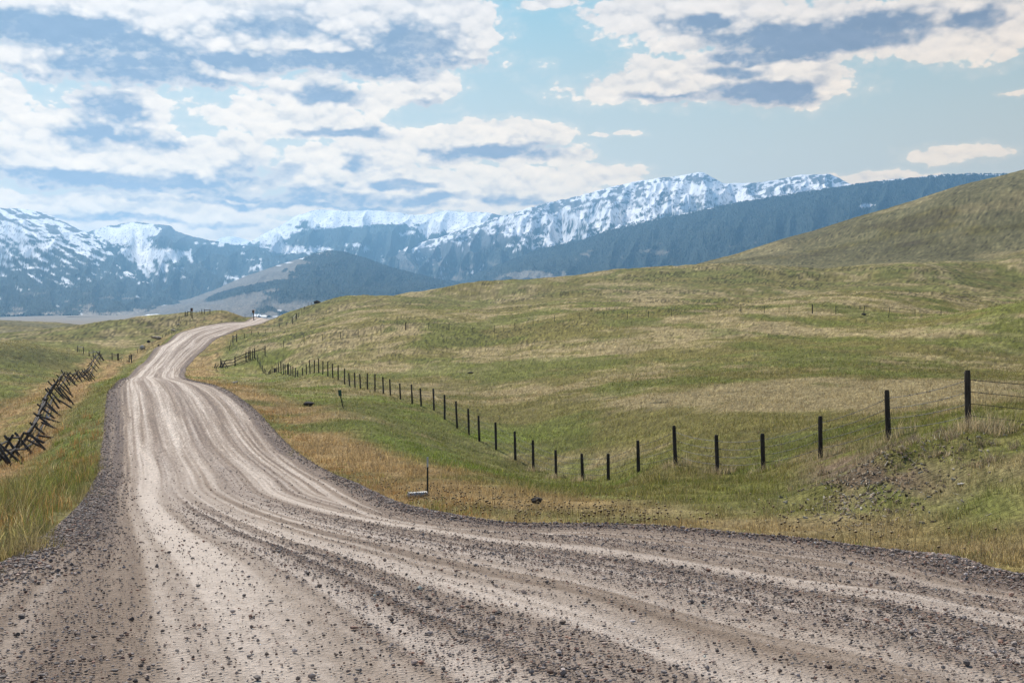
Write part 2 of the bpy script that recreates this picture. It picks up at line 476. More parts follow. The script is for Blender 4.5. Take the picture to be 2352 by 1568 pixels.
def land(x, y, rough=True):
    """height of the ground (absolute z) at plan position x, y"""
    x = np.asarray(x, float); y = np.asarray(y, float)
    d = np.clip(y, 4.0, 1499.0)
    u = np.clip(x / d, -0.999, 0.999)
    fu = (u + 1) / 2 * (len(GU) - 1); fd = (np.log(d) - GD[0]) / (GD[-1] - GD[0]) * (len(GD) - 1)
    iu = np.clip(np.floor(fu).astype(int), 0, len(GU) - 2); i_d = np.clip(np.floor(fd).astype(int), 0, len(GD) - 2)
    tu = fu - iu; td = fd - i_d
    s = (GS[i_d, iu] * (1 - tu) + GS[i_d, iu + 1] * tu) * (1 - td) + (GS[i_d + 1, iu] * (1 - tu) + GS[i_d + 1, iu + 1] * tu) * td
    z = CZ + s * d
    if rough:
        t = lane_t(x, np.clip(y, 2, ROAD_END))
        w = XR(y) - XL(y)
        off = np.maximum(np.maximum(-t * w, (t - 1) * w), 0)          # metres off the road
        off = np.where(y > ROAD_END, 50, off)
        k = sstep(0.0, 4.0, off)
        amp = 0.10 + 0.0035 * np.maximum(y - 40, 0)
        z = z + k * (fbm(x / 7.0, y / 7.0, 3, 5) - 0.5) * np.minimum(amp * 1.6, 0.9)
        z = z + k * (fbm(x / 55.0, y / 40.0, 3, 9, 0.4) - 0.5) * 5.0 * sstep(110, 420, y) * (1 - sstep(480, 600, y))
        z = z + k * (fbm(x / 170.0 + 5, y / 140.0 + 3, 3, 13, 0.35) - 0.5) * 11.0 * sstep(500, 700, y) * (1 - sstep(1000, 1300, y))
        bk = np.exp(-((x - 6.3) / 2.4) ** 2 - ((y - 19.0) / 2.0) ** 2)
        z = z + k * (0.20 * bk + (bk + 0.25 * np.exp(-((x - 7) / 3) ** 2 - ((y - 16.5) / 3) ** 2)) * (fbm(x / 0.55, y / 0.7, 4, 23) - 0.5) * 0.36)
        z = z + k * (fbm(x / 1.1, y / 1.1, 3, 21) - 0.5) * 0.16 * (1 - sstep(60, 160, y))
    return z


def gz(x, y):
    return float(land(np.array([x]), np.array([y]))[0])


def pxrow(x, y, z):
    yy = np.maximum(y, 0.5)
    return 1176 + F * x / yy, 784 - F * (z - CZ) / yy


def blob(px, row, cx, cy, rx, ry):
    return np.exp(-(((px - cx) / rx) ** 2 + ((row - cy) / ry) ** 2))


GREEN = np.array([0.108, 0.132, 0.020]); OLIVE = np.array([0.172, 0.146, 0.040]); STRAW = np.array([0.385, 0.300, 0.145]); RUST = np.array([0.30, 0.165, 0.055])
BROWN = np.array([0.112, 0.100, 0.047]); SOIL = np.array([0.235, 0.165, 0.10]); LUSH = np.array([0.135, 0.170, 0.020])


def land_colour(x, y, z):
    """what grows where: mix of old straw, new green, rusty verge growth and bare soil"""
    px, row = pxrow(x, y, z)
    n1 = fbm(x / 16.0, y / 16.0, 4, 31)
    n2 = fbm(x / 4.0, y / 5.0, 3, 47)
    n3 = fbm(x / 60.0, y / 60.0, 4, 61)
    n4 = fbm(x / 1.3, y / 1.3, 3, 77)
    dry = n1 * 0.8 + n2 * 0.55 + n4 * 0.35 - 0.862
    dry += 0.16 * blob(px, row, 1980, 912, 460, 40) * 3.4 + 0.25 * blob(px, row, 1250, 905, 350, 25) + 0.3 * blob(px, row, 1500, 690, 90, 10)
    dry += 0.25 * blob(px, row, 1700, 760, 500, 12) + 0.2 * blob(px, row, 1000, 805, 260, 14) + 0.3 * blob(px, row, 2250, 1010, 120, 14)
    dry -= 0.35 * blob(px, row, 1800, 985, 700, 35) + 0.35 * blob(px, row, 1300, 760, 260, 14) + 0.35 * blob(px, row, 1700, 640, 200, 16) + 0.3 * blob(px, row, 100, 830, 170, 40)
    dry -= 0.3 * blob(px, row, 2300, 650, 150, 18) + 0.3 * blob(px, row, 2000, 790, 350, 14)
    k = sstep(-0.10, 0.22, dry)[..., None]
    c = OLIVE * (1 - k) + STRAW * 0.82 * k
    g = sstep(0.50, 0.66, fbm(x / 9.0, y / 12.0, 4, 91) - dry * 0.35)[..., None]
    c = c * (1 - 0.58 * g) + GREEN * 0.58 * g
    knoll = np.clip(blob(px, row, 70, 818, 150, 30) * 0.85 * (y > 110) * (y < 175), 0, 1)[..., None]
    c = c * (1 - knoll) + np.array([0.072, 0.078, 0.022]) * knoll
    # distance from the road
    t = lane_t(x, np.clip(y, 2, ROAD_END)); w = XR(y) - XL(y)
    offR = np.where(y > ROAD_END, 99, (t - 1) * w); offL = np.where(y > ROAD_END, 99, -t * w)
    wob = (fbm(x / 3.0, y / 4.0, 3, 101) - 0.5) * 3.0
    near = 1 - sstep(120, 260, y)
    vr = (sstep(-0.5, 0.3, offR) * (1 - sstep(2.0, 5.5, offR + wob)))
    vl = (sstep(1.2, 3.0, offL + wob * 0.6) * (1 - sstep(6.0, 9.0, offL + wob)))
    rw_ = np.interp(px, [0, 600, 900, 1300, 1700, 2352], [1.1, 1.0, 1.0, 0.75, 0.4, 0.3])
    v = rw_[..., None] * (np.maximum(vr, vl * 1.15) * (0.45 + 0.55 * near) * sstep(0.3, 0.6, n2 + 0.08 + 0.08 * (t < 0.5)))[..., None]
    c = c * (1 - v) + (RUST * 0.6 + STRAW * 0.4) * v
    gr = sstep(2.5, 5.0, offR + wob) * (1 - sstep(10, 20, offR)) * sstep(0.42, 0.56, fbm(x / 6.0, y / 7.0, 3, 111)) * near * (offR > 0)
    gl = (sstep(-0.2, 0.3, offL) * (1 - sstep(1.2, 3.0, offL + wob * 0.5)) + 0.9 * (sstep(3.5, 5, offL + wob * 0.8) * (1 - sstep(5.2, 7.0, offL + wob * 0.8)))) * near
    gg = np.clip(np.maximum(gr, gl), 0, 1)[..., None] * (np.where(t < 0.5, 0.22, 0.35) + np.where(t < 0.5, 0.42, 0.55) * sstep(0.4, 0.6, n2))[..., None]
    c = c * (1 - gg) + LUSH * gg
    gface = np.clip(0.75 * (blob(px, row, 2260, 1150, 130, 70) + blob(px, row, 1740, 1140, 110, 26)) * (y < 26) * (offR > 1.0) * sstep(0.38, 0.55, n2 + 0.05), 0, 0.8)[..., None]
    c = c * (1 - gface) + np.array([0.125, 0.155, 0.020]) * gface
    # bare bank under the corner post
    bare = (blob(px, row, 1975, 1085, 125, 52) * 1.3 + 0.45 * blob(px, row, 2130, 1120, 140, 45)) * (y < 30) * (offR > 0.5) * sstep(0.36, 0.6, fbm(x / 0.8, y / 0.8, 3, 131) + 0.06)
    bare = np.clip(bare * 1.1, 0, 1)[..., None]
    c = c * (1 - bare) + SOIL * bare
    # the far hills are older, browner pasture
    far = (sstep(480, 640, y) * 0.95 + 0.3 * sstep(180, 350, y) * (1 - sstep(480, 640, y)))[..., None]
    y_ = y
    farc = BROWN * (0.75 + 0.6 * n3[..., None]) + 0.28 * (STRAW - BROWN) * (sstep(0.52, 0.7, fbm(x / 45.0, y / 60.0, 4, 141))[..., None]) - 0.03 * (sstep(0.55, 0.68, fbm(x / 70, y / 50, 3, 151))[..., None])
    c = c * (1 - far) + np.clip(farc, 0.03, 1) * far
    c = c * (0.86 + 0.28 * n4[..., None])
    return np.clip(c, 0.012, 0.9)


# ------------------------------------------------------------------ ground
def ground_material():
    m, b, p = material('pasture_ground', 0.95, 0.1)
    c = attr(b, 'Col')
    o = objpos(b)
    f1 = b.noise(o, 9.0, 5, 0.65)
    f2 = b.noise(o, 0.9, 6, 0.7)
    f3 = b.noise(o, 0.11, 6, 0.72)
    f = b.m('ADD', b.m('MULTIPLY', f1, 0.5), b.m('ADD', b.m('MULTIPLY', f2, 0.75), b.m('MULTIPLY', f3, 0.75)))
    f = b.m('ADD', b.m('MULTIPLY', b.m('SUBTRACT', f, 1.0), 1.5), 1.0)
    c = b.mul(1.0, c, grey(b, f))
    # dark tussocks and low sage dotted over the slopes
    v = b.node('ShaderNodeTexVoronoi', feature='F1')
    b.put(v.inputs['Vector'], o)
    v.inputs['Scale'].default_value = 0.28
    spot = b.m('MULTIPLY', b.step(v.outputs['Distance'], 0.24, 0.10), b.step(b.noise(o, 0.02, 3, 0.6), 0.50, 0.62))
    c = b.mix(b.m('MULTIPLY', spot, 0.75), c, (0.035, 0.035, 0.02, 1))
    b.put(p.inputs['Base Color'], c)
    bump(b, p, b.m('ADD', f1, b.m('MULTIPLY', f2, 3.0)), 0.9, 0.12)
    return m


def build_ground():
    nU, nV = 1100, 1100
    v = np.linspace(math.asinh(-70 / 3.0), math.asinh(1480 / 3.0), nV)
    Y = 3.0 * np.sinh(v)
    u = np.linspace(-1, 1, nU)
    u = 0.62 * u + 0.5 * u ** 3
    X = u[None, :] * np.sqrt(Y ** 2 + 14.0 ** 2)[:, None]
    Yg = np.repeat(Y[:, None], nU, 1)
    Z = land(X, Yg)
    t = lane_t(X, np.clip(Yg, 2, ROAD_END)); w = XR(Yg) - XL(Yg)
    inside = np.minimum(t * w, (1 - t) * w)
    inside = np.where(Yg > ROAD_END - 4, -1, inside)
    c = land_colour(X, Yg, Z)
    grain = RNG.lognormal(0, 0.22, X.shape)
    sage = (RNG.random(X.shape) < 0.24 * sstep(0.48, 0.62, fbm(X / 24.0, Yg / 24.0, 3, 161)) * sstep(90, 200, Yg) * (1 - 0.7 * sstep(480, 600, Yg))) | (RNG.random(X.shape) < 0.010)
    grain = np.where(sage, 0.35, grain)
    c = np.clip(c * grain[..., None], 0.01, 0.9)
    c = c * (1 - 0.15 * sstep(150, 60, Yg))[..., None]  # near ground painted darker, as shaded thatch under the blades
    Z = Z + np.where(sage, 0.12, 0) * sstep(60, 160, Yg) + (grain - 1) * 0.05 * sstep(20, 120, Yg)
    Z = Z - 0.30 * sstep(0.15, 0.7, inside)
    V = np.stack([X, Yg, Z], -1).reshape(-1, 3)
    o = mesh_np('ground', V, grid_faces(nV, nU)[:, ::1], ground_material(), c.reshape(-1, 3))
    tag(o, kind='structure')


build_ground()

# ------------------------------------------------------------------ gravel road
# profile over the width (0 left .. 1 right): loose gravel share, dust brightness
GT = np.array([0, .03, .10, .125, .14, .155, .165, .19, .24, .27, .30, .34, .38, .43, .47, .51, .56, .60, .63, .66, .70, .73, .76, .79, .82, .85, .88, .91, .95, 1.0])
GG = np.array([.65, .75, .8, .45, .15, .10, .25, .15, .12, .45, .75, .45, .15, .15, .40, .85, .80, .35, .15, .30, .75, .55, .15, .10, .55, .65, .30, .15, .9, 1.0])
DB = np.array([.12, .14, .20, .30, .34, .30, .60, .85, .92, .70, .55, .72, .95, .92, .70, .45, .46, .72, .88, .72, .42, .52, .70, .60, .42, .44, .50, .46, .22, .18])


# the wheel lanes fan out smoothly where the road widens towards the camera
XRL = edge([(2, None, 12.0), (4, None, 10.6), (5.5, None, 9.3), (8, None, 7.1), (11, None, 4.7), (14, None, 2.5), (17, None, 0.65), (20, None, -0.95), (24, 880, None), (28, 822, None), (31, 778, None), (40, 680, None), (50, 628, None),
             (60, 586, None), (72, 530, None), (90, 462, None), (115, 430, None), (145, 428, None), (172, 434, None), (205, 474, None), (240, 520, None), (270, 566, None), (300, 606, None), (330, 650, None), (360, 690, None)])


def road_profile(t, along):
    l_, r_ = XL(along), XR(along)
    x_ = l_ + (r_ - l_) * t
    slope = (XR(along * 1.02) - XR(along * 0.98)) / (0.04 * np.maximum(along, 2))
    edge_m = (r_ - x_) / np.sqrt(1 + slope ** 2)            # metres in from the right edge
    tl = (x_ - l_) / (XRL(along) - l_)
    near_edge = 1 - np.clip(edge_m / 1.2, 0, 1) * 0.11
    t = np.where(edge_m < 1.2, np.maximum(np.minimum(tl, 0.89), near_edge), np.minimum(tl, 0.89))
    wob = (fbm(along / 14.0, t * 3.0, 3, 201) - 0.5) * 0.012 + (fbm(along / 3.0, t * 14.0, 2, 211) - 0.5) * 0.012
    tt = np.clip(t + wob * (0.4 + 0.6 * sstep(10, 40, along)), 0, 1)
    g = np.interp(tt, GT, GG)
    db = np.interp(tt, GT, DB)
    # finer streaks dragged along the wheel lines
    st = fbm(t * 70.0, along / 15.0, 4, 221) - 0.5
    brk = sstep(0.34, 0.62, fbm(along / 16.0 + 4, tt * 5.0, 3, 227))
    db = db * (0.35 + 0.65 * brk) + 0.62 * (0.65 - 0.65 * brk) * ((tt > 0.13) & (tt < 0.93)) + db * (0.65 - 0.65 * brk) * ((tt <= 0.13) | (tt >= 0.93))
    g = np.clip(g + st * 0.7 + (fbm(t * 9, along / 2.5, 3, 231) - 0.5) * 0.5, 0, 1)
    nearl = sstep(17, 8, along) * (tt < 0.135)
    g = g * (1 - 0.5 * nearl)
    db = np.where((tt > 0.13) & (tt < 0.93), 0.30 + 0.68 * db, db + 0.32 * nearl)
    db = np.clip(db - st * 0.9 - (fbm(t * 26.0, along / 60.0, 3, 223) - 0.5) * 0.5, 0, 1)
    return g, db


def road_height(t, along):
    w = 0.035 * np.exp(-((t - 0.965) / 0.018) ** 2) + 0.03 * np.exp(-((t - 0.06) / 0.04) ** 2)
    g, _ = road_profile(t, along)
    return 0.03 + w + g * 0.025 - 0.012 + (fbm(t * 60, along / 0.9, 3, 241) - 0.5) * 0.02 + 0.05 * (1 - (2 * t - 1) ** 2)


def road_colour(t, along):
    g, db = road_profile(t, along)
    dust = np.array([0.54, 0.450, 0.372]); tan = np.array([0.30, 0.222, 0.160]); darkc = np.array([0.084, 0.058, 0.045])
    k = db[..., None]
    c = np.where(k < 0.5, darkc + (tan * 0.85 - darkc) * (k / 0.5), tan * 0.85 + (dust - tan * 0.85) * ((k - 0.5) / 0.5))
    gc = np.array([0.15, 0.112, 0.098])
    c = c * (1 - 0.4 * g[..., None]) + gc * 0.4 * g[..., None]
    c = c * np.exp(RNG.normal(0, 0.20, t.shape) * sstep(14, 40, along))[..., None]
    return np.clip(c, 0.02, 0.8)


def road_material():
    m, b, p = material('gravel', 0.9, 0.15)
    c = attr(b, 'Col')
    o = objpos(b)
    n1 = b.noise(o, 45.0, 6, 0.7)
    n2 = b.noise(o, 7.0, 6, 0.7)
    v = b.node('ShaderNodeTexVoronoi', feature='F1')
    b.put(v.inputs['Vector'], o)
    v.inputs['Scale'].default_value = 28.0
    f = b.m('ADD', b.m('MULTIPLY', b.m('SUBTRACT', n1, 0.5), 0.9), b.m('ADD', b.m('MULTIPLY', b.m('SUBTRACT', n2, 0.5), 0.8), 1.0))
    c = b.mul(1.0, c, grey(b, f))
    b.put(p.inputs['Base Color'], c)
    h = b.m('ADD', b.m('MULTIPLY', b.step(v.outputs['Distance'], 0.45, 0.05), 0.7), b.m('ADD', n1, n2))
    bump(b, p, h, 1.0, 0.02)
    return m


def build_road():
    nT = 190
    Y = np.concatenate([np.linspace(-16, 3.9, 60), np.exp(np.linspace(math.log(4), math.log(ROAD_END), 900))])
    t = np.linspace(0, 1, nT)
    T, Yg = np.meshgrid(t, Y)
    l, r = XL(Yg), XR(Yg)
    rag = (fbm(Yg / 0.7, T * 0 + 3, 3, 251) - 0.5) * 0.9 * (T < 0.01) - (fbm(Yg / 0.7, T * 0 + 8, 3, 253) - 0.5) * 0.6 * (T > 0.99)
    X = l + (r - l) * T + rag
    Z = land(X, Yg, rough=False)
    e = sstep(0, 0.03, T) * sstep(1.0, 0.985, T)
    Z = Z + road_height(T, Yg) * e - 0.06 * (1 - e)
    V = np.stack([X, Yg, Z], -1).reshape(-1, 3)
    o = mesh_np('gravel_road', V, grid_faces(len(Y), nT), road_material(), road_colour(T, Yg).reshape(-1, 3))
    tag(o, kind='structure')


build_road()

# ------------------------------------------------------------------ valley and mountains
def far_material():
    m, b, p = material('mountain_cover', 0.95, 0.1)
    c = attr(b, 'Col')
    f = b.noise(objpos(b), 0.02, 5, 0.7)
    c = b.mul(1.0, c, grey(b, b.m('ADD', 0.7, b.m('MULTIPLY', f, 0.6))))
    b.put(p.inputs['Base Color'], c)
    return m


FARM = far_material()
SNOW = np.array([0.90, 0.88, 0.87]); WOOD = np.array([0.016, 0.030, 0.022]); ROCK = np.array([0.085, 0.085, 0.09]); TAN = np.array([0.20, 0.165, 0.125])


def vz(y):   # floor of the valley rising towards the mountains
    return np.interp(y, [1200, 2000, 3000, 5000, 9000, 20000, 40000], [-12, 18, 52, 108, 230, 420, 420])


def build_valley():
    px = np.linspace(-2600, 4900, 500); Y = np.exp(np.linspace(math.log(1150), math.log(30000), 220))
    P, Yg = np.meshgrid(px, Y)
    X = (P - 1176) / F * Yg
    n = fbm(X / 900, Yg / 1400, 5, 301)
    Z = vz(Yg) + (n - 0.5) * 24 + CZ
    n2 = fbm(X / 500, Yg / 900, 5, 311)[..., None]
    k = sstep(0.44, 0.54, n2 + 0.35 * sstep(6500, 4200, Yg)[..., None])
    c = WOOD * 1.5 * (1 - k) + TAN * 1.1 * k
    o = mesh_np('valley_floor', np.stack([X, Yg, Z], -1).reshape(-1, 3), grid_faces(*P.shape), FARM, c.reshape(-1, 3))
    tag(o, kind='structure')


def ridge(name, crest, dist, front, back, pow_, relief, colour, step=2.0, nv=150, base=None, jag=10.0, seed=0):
    """a mountain: crest line given by bearings, rising from the valley floor 'front' metres nearer"""
    cx = np.array([c[0] for c in crest], float); cy = np.array([c[1] for c in crest], float)
    px = np.arange(cx[0], cx[-1] + step, step)
    row = pchip(cx, cy)(px)
    dd = dist(px) if callable(dist) else np.full_like(px, dist)
    row = row + (fbm(px / 14.0, px * 0, 4, seed + 1) - 0.5) * jag * 0.35
    v = np.concatenate([np.linspace(0, 1, nv) ** 1.15 * 1.0, ])
    vf = v[::-1]                                     # 1 (foot) .. 0 (crest)
    vb = np.linspace(0, 1, 22)[1:]
    vv = np.concatenate([vf, -vb])
    Pg, Vg = np.meshgrid(px, vv)
    D = dd[None, :]
    W = np.where(Vg >= 0, front, back)
    side = np.abs(Vg)
    mid = np.sin(np.clip(side, 0, 1) * math.pi)
    g = fbm(Pg / 70.0 + Vg * 0.7, Vg * 2.2, 5, seed + 3) - 0.5
    Yg = D - Vg * W + mid * g * front * 0.10 * (Vg >= 0)
    zc = (784 - row)[None, :] / F * D
    zb = vz(D - W) if base is None else base
    zb = np.minimum(zb, zc - 5)
    Z = zb + (zc - zb) * (1 - side) ** pow_
    rg = 1 - np.abs(2 * fbm(Pg / 46.0 + Vg * 2.4, Vg * 3.2 - Pg / 90.0, 3, seed + 7, 0.34) - 1)
    Z = Z + mid ** 0.7 * (rg - 0.7) * relief * 0.8 * np.clip((zc - zb) / 600, 0.15, 2)
    X = (Pg - 1176) / F * Yg
    rw = 784 - F * Z / Yg
    c, wood = colour(Pg, rw, Vg, g, rg)
    Z = Z + wood * (RNG.random(Z.shape) - 0.35) * 16 * sstep(0, 0.02, side + 0.015)
    X = X + wood * (RNG.random(Z.shape) - 0.5) * 6
    o = mesh_np(name, np.stack([X, Yg, Z + CZ], -1).reshape(-1, 3), grid_faces(*Pg.shape), FARM, c.reshape(-1, 3), smooth=False)
    tag(o, kind='structure')
    return o


def mixc(a, b, k):
    k = k[..., None]
    return a * (1 - k) + b * k


def snowcol(px, row, snow, rock=None, tan=None):
    base = np.broadcast_to(WOOD, px.shape + (3,)).copy()
    wood = np.ones_like(px)
    if rock is not None:
        base = mixc(base, ROCK, rock); wood = wood * (1 - rock)
    if tan is not None:
        base = mixc(base, TAN, tan); wood = wood * (1 - tan)
    base = base * RNG.lognormal(0, 0.35, px.shape)[..., None]
    speck = RNG.random(px.shape) < 0.05 + 0.15 * (fbm(px / 9.0, row / 6.0, 3, 499) > 0.55)
    snow = np.where(speck & (snow > 0.2), snow * 0.35, snow)
    base = mixc(base, SNOW, snow)
    return base, wood * (1 - snow)


def B(px, row, L):
    s = 0
    for (cx, cy, rx, ry, k) in L:
        s = s + k * blob(px, row, cx, cy, rx, ry)
    return s


def col_A(px, row, v, g, rg):
    dn = fbm((px + row * 0.3) / 40.0, (row - px * 0.45) / 7.0, 5, 401)
    up = fbm(px / 26.0, row / 5.0, 5, 411)
    line = np.interp(px, [-300, 0, 60, 150, 230, 300, 400], [600, 600, 596, 585, 580, 610, 640])
    s = (line - row) / 60.0
    bias = np.clip(s, -1.5, 0.75) - 1.3 * sstep(60, 240, px) * sstep(560, 500, row) * 0.6 - 0.75 * sstep(530, 494, row)
    snow = sstep(0.02, 0.14, bias * 0.40 + (dn - 0.5) * 1.6 + (up - 0.5) * 0.9)
    gul = np.exp(-((px - (10 + (row - 580) * 0.55)) / 7) ** 2) * sstep(575, 590, row) * sstep(632, 610, row)
    snow = np.maximum(snow, gul * (up > 0.5))
    # a few clearings on the lower wooded slope
    tan = sstep(0.62, 0.68, fbm(px / 40.0, row / 9.0, 4, 421) + 0.12 * sstep(690, 730, row) - 0.06)
    return snowcol(px, row, snow, sstep(560, 520, row), tan * sstep(660, 700, row))


def col_B(px, row, v, g, rg):
    n = fbm(px / 10.0, row / 7.0, 5, 431); n2 = fbm(px / 14.0, row / 22.0, 5, 433)
    bias = B(px, row, [(300, 535, 90, 26, 1.5), (330, 590, 50, 40, 0.75), (385, 585, 70, 14, 1.1), (470, 558, 120, 8, 0.9), (400, 620, 60, 30, 0.35), (540, 600, 120, 40, 0.18), (560, 640, 40, 8, 0.7), (590, 615, 14, 18, 0.6),
                       (395, 552, 45, 14, -1.6), (460, 545, 60, 10, -1.2), (390, 521, 30, 7, -0.9), (470, 590, 80, 25, -0.25), (265, 520, 12, 3, -0.6)])
    snow = sstep(0.40, 0.52, bias * 0.55 + (n - 0.5) * 0.8 + (n2 - 0.5) * 0.6 + 0.13)
    snow = snow * sstep(690, 650, row)
    return snowcol(px, row, snow, sstep(575, 530, row) * 0.8)


def col_S(px, row, v, g, rg):
    n = fbm(px / 10.0, row / 5.0, 4, 441)
    return snowcol(px, row, sstep(0.35, 0.5, n + sstep(572, 545, row) * 0.35), np.ones_like(px))


def col_C(px, row, v, g, rg):
    n = fbm(px / 12.0, row / 6.0, 5, 451); n2 = fbm(px / 16.0, row / 26.0, 5, 453)
    bias = B(px, row, [(740, 500, 130, 36, 1.4), (900, 494, 130, 22, 1.3), (1040, 503, 110, 28, 1.3), (620, 545, 70, 22, 1.0), (700, 575, 130, 10, 1.1), (820, 560, 60, 8, 0.9), (920, 540, 70, 9, 1.0), (850, 600, 70, 5, 0.6), (1000, 520, 90, 16, 0.6),
                       (700, 512, 26, 14, -0.8), (740, 545, 55, 16, -1.3), (850, 540, 70, 18, -1.6), (905, 522, 40, 9, -1.0), (965, 513, 40, 7, -0.7), (820, 512, 14, 10, 0.7), (1150, 560, 120, 40, -0.6)])
    snow = sstep(0.40, 0.50, bias * 0.55 + (n - 0.5) * 0.75 + (n2 - 0.5) * 0.5 + 0.12)
    return snowcol(px, row, snow * sstep(615, 580, row), sstep(520, 492, row) * 0.7)


def col_E(px, row, v, g, rg):
    top = np.interp(px, [900, 1010, 1080, 1150, 1250, 1400, 1590, 1670, 1790, 1900, 1950, 2050], [570, 545, 520, 497, 467, 430, 398, 420, 412, 400, 420, 440])
    below = row - top
    ga = fbm((px + below * 0.35) / 11.0, row / 19.0, 5, 461)     # gullies run down the fall line
    bd = fbm(px / 30.0, (row + px * 0.22) / 6.0, 5, 463)          # ledges follow the strata
    n = fbm(px / 6.0, row / 5.0, 4, 465)
    lowline = np.interp(px, [900, 1150, 1250, 1400, 1600, 2000], [20, 40, 108, 110, 95, 60])
    amount = 0.48 - 0.85 * sstep(lowline * 0.75, lowline * 1.15, below) + 0.12 * sstep(0, 50, below)
    amount += B(px, row, [(1660, 425, 60, 14, 0.6), (1500, 428, 90, 10, 0.45), (1420, 505, 130, 16, 0.22), (1280, 505, 70, 30, 0.12), (1560, 470, 60, 14, 0.3), (1600, 415, 30, 12, -0.55), (1250, 472, 80, 9, -0.45), (1330, 462, 80, 9, -0.3),
                          (1560, 438, 50, 7, -0.45), (1880, 412, 60, 10, -0.25), (1760, 425, 60, 8, -0.3), (1340, 522, 40, 14, -0.4), (1120, 540, 60, 40, -0.25), (1040, 590, 100, 40, -0.4)])
    snow = sstep(0.43, 0.52, amount * 0.5 + (ga - 0.5) * 0.7 + (bd - 0.5) * 1.0 + (n - 0.5) * 1.0 + 0.30)
    tan = sstep(0.60, 0.68, fbm(px / 30, row / 10, 4, 467) + 0.12 * sstep(600, 640, row)) * sstep(585, 615, row)
    return snowcol(px, row, snow, sstep(80, 40, below), tan * 0.8)


def col_F(px, row, v, g, rg):
    n = fbm(px / 3.0, row / 3.0, 3, 471); n2 = fbm(px / 12.0, row / 5.0, 4, 473)
    top = np.interp(px, [1150, 1250, 1330, 1400, 1500, 1600, 1700, 1800, 1900, 2000, 2100, 2200, 2340], [605, 570, 555, 530, 505, 485, 463, 448, 432, 418, 408, 400, 404])
    edge_ = np.exp(-np.abs(row - top) / 3.5) * 0.52 * sstep(1300, 1500, px)
    bias = B(px, row, [(1990, 473, 24, 5, 0.8), (2130, 461, 9, 9, 0.7), (2100, 468, 10, 4, 0.5), (2200, 415, 100, 9, 0.14), (2100, 430, 120, 14, 0.08)])
    snow = sstep(0.55, 0.68, bias + edge_ + (n - 0.5) * 0.55 + (n2 - 0.5) * 0.5 + 0.17)
    tan = sstep(0.5, 0.62, B(px, row, [(1220, 632, 60, 9, 0.8), (1500, 578, 50, 14, 0.30), (1700, 560, 60, 20, 0.1), (1360, 585, 60, 12, 0.22), (1640, 530, 120, 20, 0.05)]) + fbm(px / 22.0, row / 8.0, 5, 475) * 0.62)
    return snowcol(px, row, snow, None, tan * 0.8)


def col_D(px, row, v, g, rg):
    n = fbm(px / 26.0, row / 9.0, 5, 481); n2 = fbm(px / 5.0, row / 4.0, 3, 483)
    # woods on the right flank and in a belt low on the slope
    split = np.interp(row, [575, 600, 625, 660, 700, 740], [745, 700, 672, 640, 600, 520])
    right = sstep(-22, 22, px - split + (n - 0.5) * 90 + (n2 - 0.5) * 30)
    belt = np.exp(-((row - np.interp(px, [380, 450, 550, 640, 720], [715, 696, 668, 652, 645])) / 10) ** 2) * sstep(430, 520, px)
    wood = np.clip(np.maximum(right * sstep(735, 690, row + (n - 0.5) * 60), belt * 1.1) + (n2 - 0.5) * 0.5 * (np.abs(px - split) < 90), 0, 1)
    wood = sstep(0.35, 0.6, wood)
    low = sstep(0.5, 0.62, n + 0.10) * sstep(675, 700, row) * sstep(560, 640, px)
    wood = np.clip(wood * (1 - 0.8 * low), 0, 1)
    snow = sstep(0.5, 0.7, B(px, row, [(660, 603, 24, 2.5, 0.75), (690, 594, 18, 2.5, 0.75), (640, 610, 14, 2, 0.7), (372, 700, 14, 2.6, 1.0), (230, 737, 16, 3.2, 1.0), (326, 728, 14, 3.2, 1.1), (342, 724, 10, 3, 1.0), (360, 722, 9, 2, 0.8),
                                       (588, 724, 9, 3, 1.0), (606, 726, 9, 3, 1.0), (632, 728, 12, 3, 1.0), (640, 713, 9, 2, 0.9), (735, 584, 18, 3, 0.6)]) + (n2 - 0.5) * 0.3)
    c = mixc(np.broadcast_to(TAN * 0.72, px.shape + (3,)), WOOD, wood)
    c = c * RNG.lognormal(0, 0.25, px.shape)[..., None] * (0.85 + 0.35 * n[..., None])
    c = mixc(c, SNOW, snow)
    return c, wood * (1 - snow)


build_valley()
ridge('mountain', [(-1500, 640), (-700, 560), (-250, 505), (0, 478), (45, 479), (75, 484), (110, 493), (150, 511), (190, 530), (230, 556), (260, 577), (300, 603), (340, 622), (400, 655), (470, 690), (560, 718), (700, 735)],
      11000, 5200, 4000, 1.25, 170, col_A, seed=500)
ridge('mountain', [(60, 640), (140, 560), (215, 529), (260, 517), (310, 511), (350, 515), (390, 519), (405, 530), (450, 545), (520, 559), (580, 566), (650, 580), (700, 596), (780, 630), (880, 680)],
      12500, 5200, 4500, 1.2, 260, col_B, seed=530)
ridge('mountain', [(440, 590), (490, 556), (520, 543), (545, 545), (575, 553), (620, 590)], 16500, 4000, 4000, 1.1, 150, col_S, seed=560)
ridge('mountain', [(430, 660), (520, 595), (580, 552), (640, 520), (690, 493), (735, 482), (800, 485), (850, 484), (900, 487), (960, 494), (1000, 489), (1030, 484), (1060, 488), (1100, 487), (1150, 495), (1230, 520), (1330, 570), (1420, 610)],
      14000, 5600, 5000, 1.2, 240, col_C, seed=590)
ridge('mountain', [(780, 660), (860, 600), (940, 565), (1010, 545), (1080, 521), (1150, 498), (1250, 468), (1330, 450), (1400, 430), (1480, 414), (1550, 405), (1590, 398), (1612, 396), (1640, 410), (1670, 421), (1720, 421), (1790, 412), (1840, 402), (1900, 400), (1920, 406), (1950, 421), (2050, 440), (2200, 470), (2400, 520), (2700, 600)],
      12500, 4800, 4500, 1.05, 300, col_E, nv=170, seed=620)
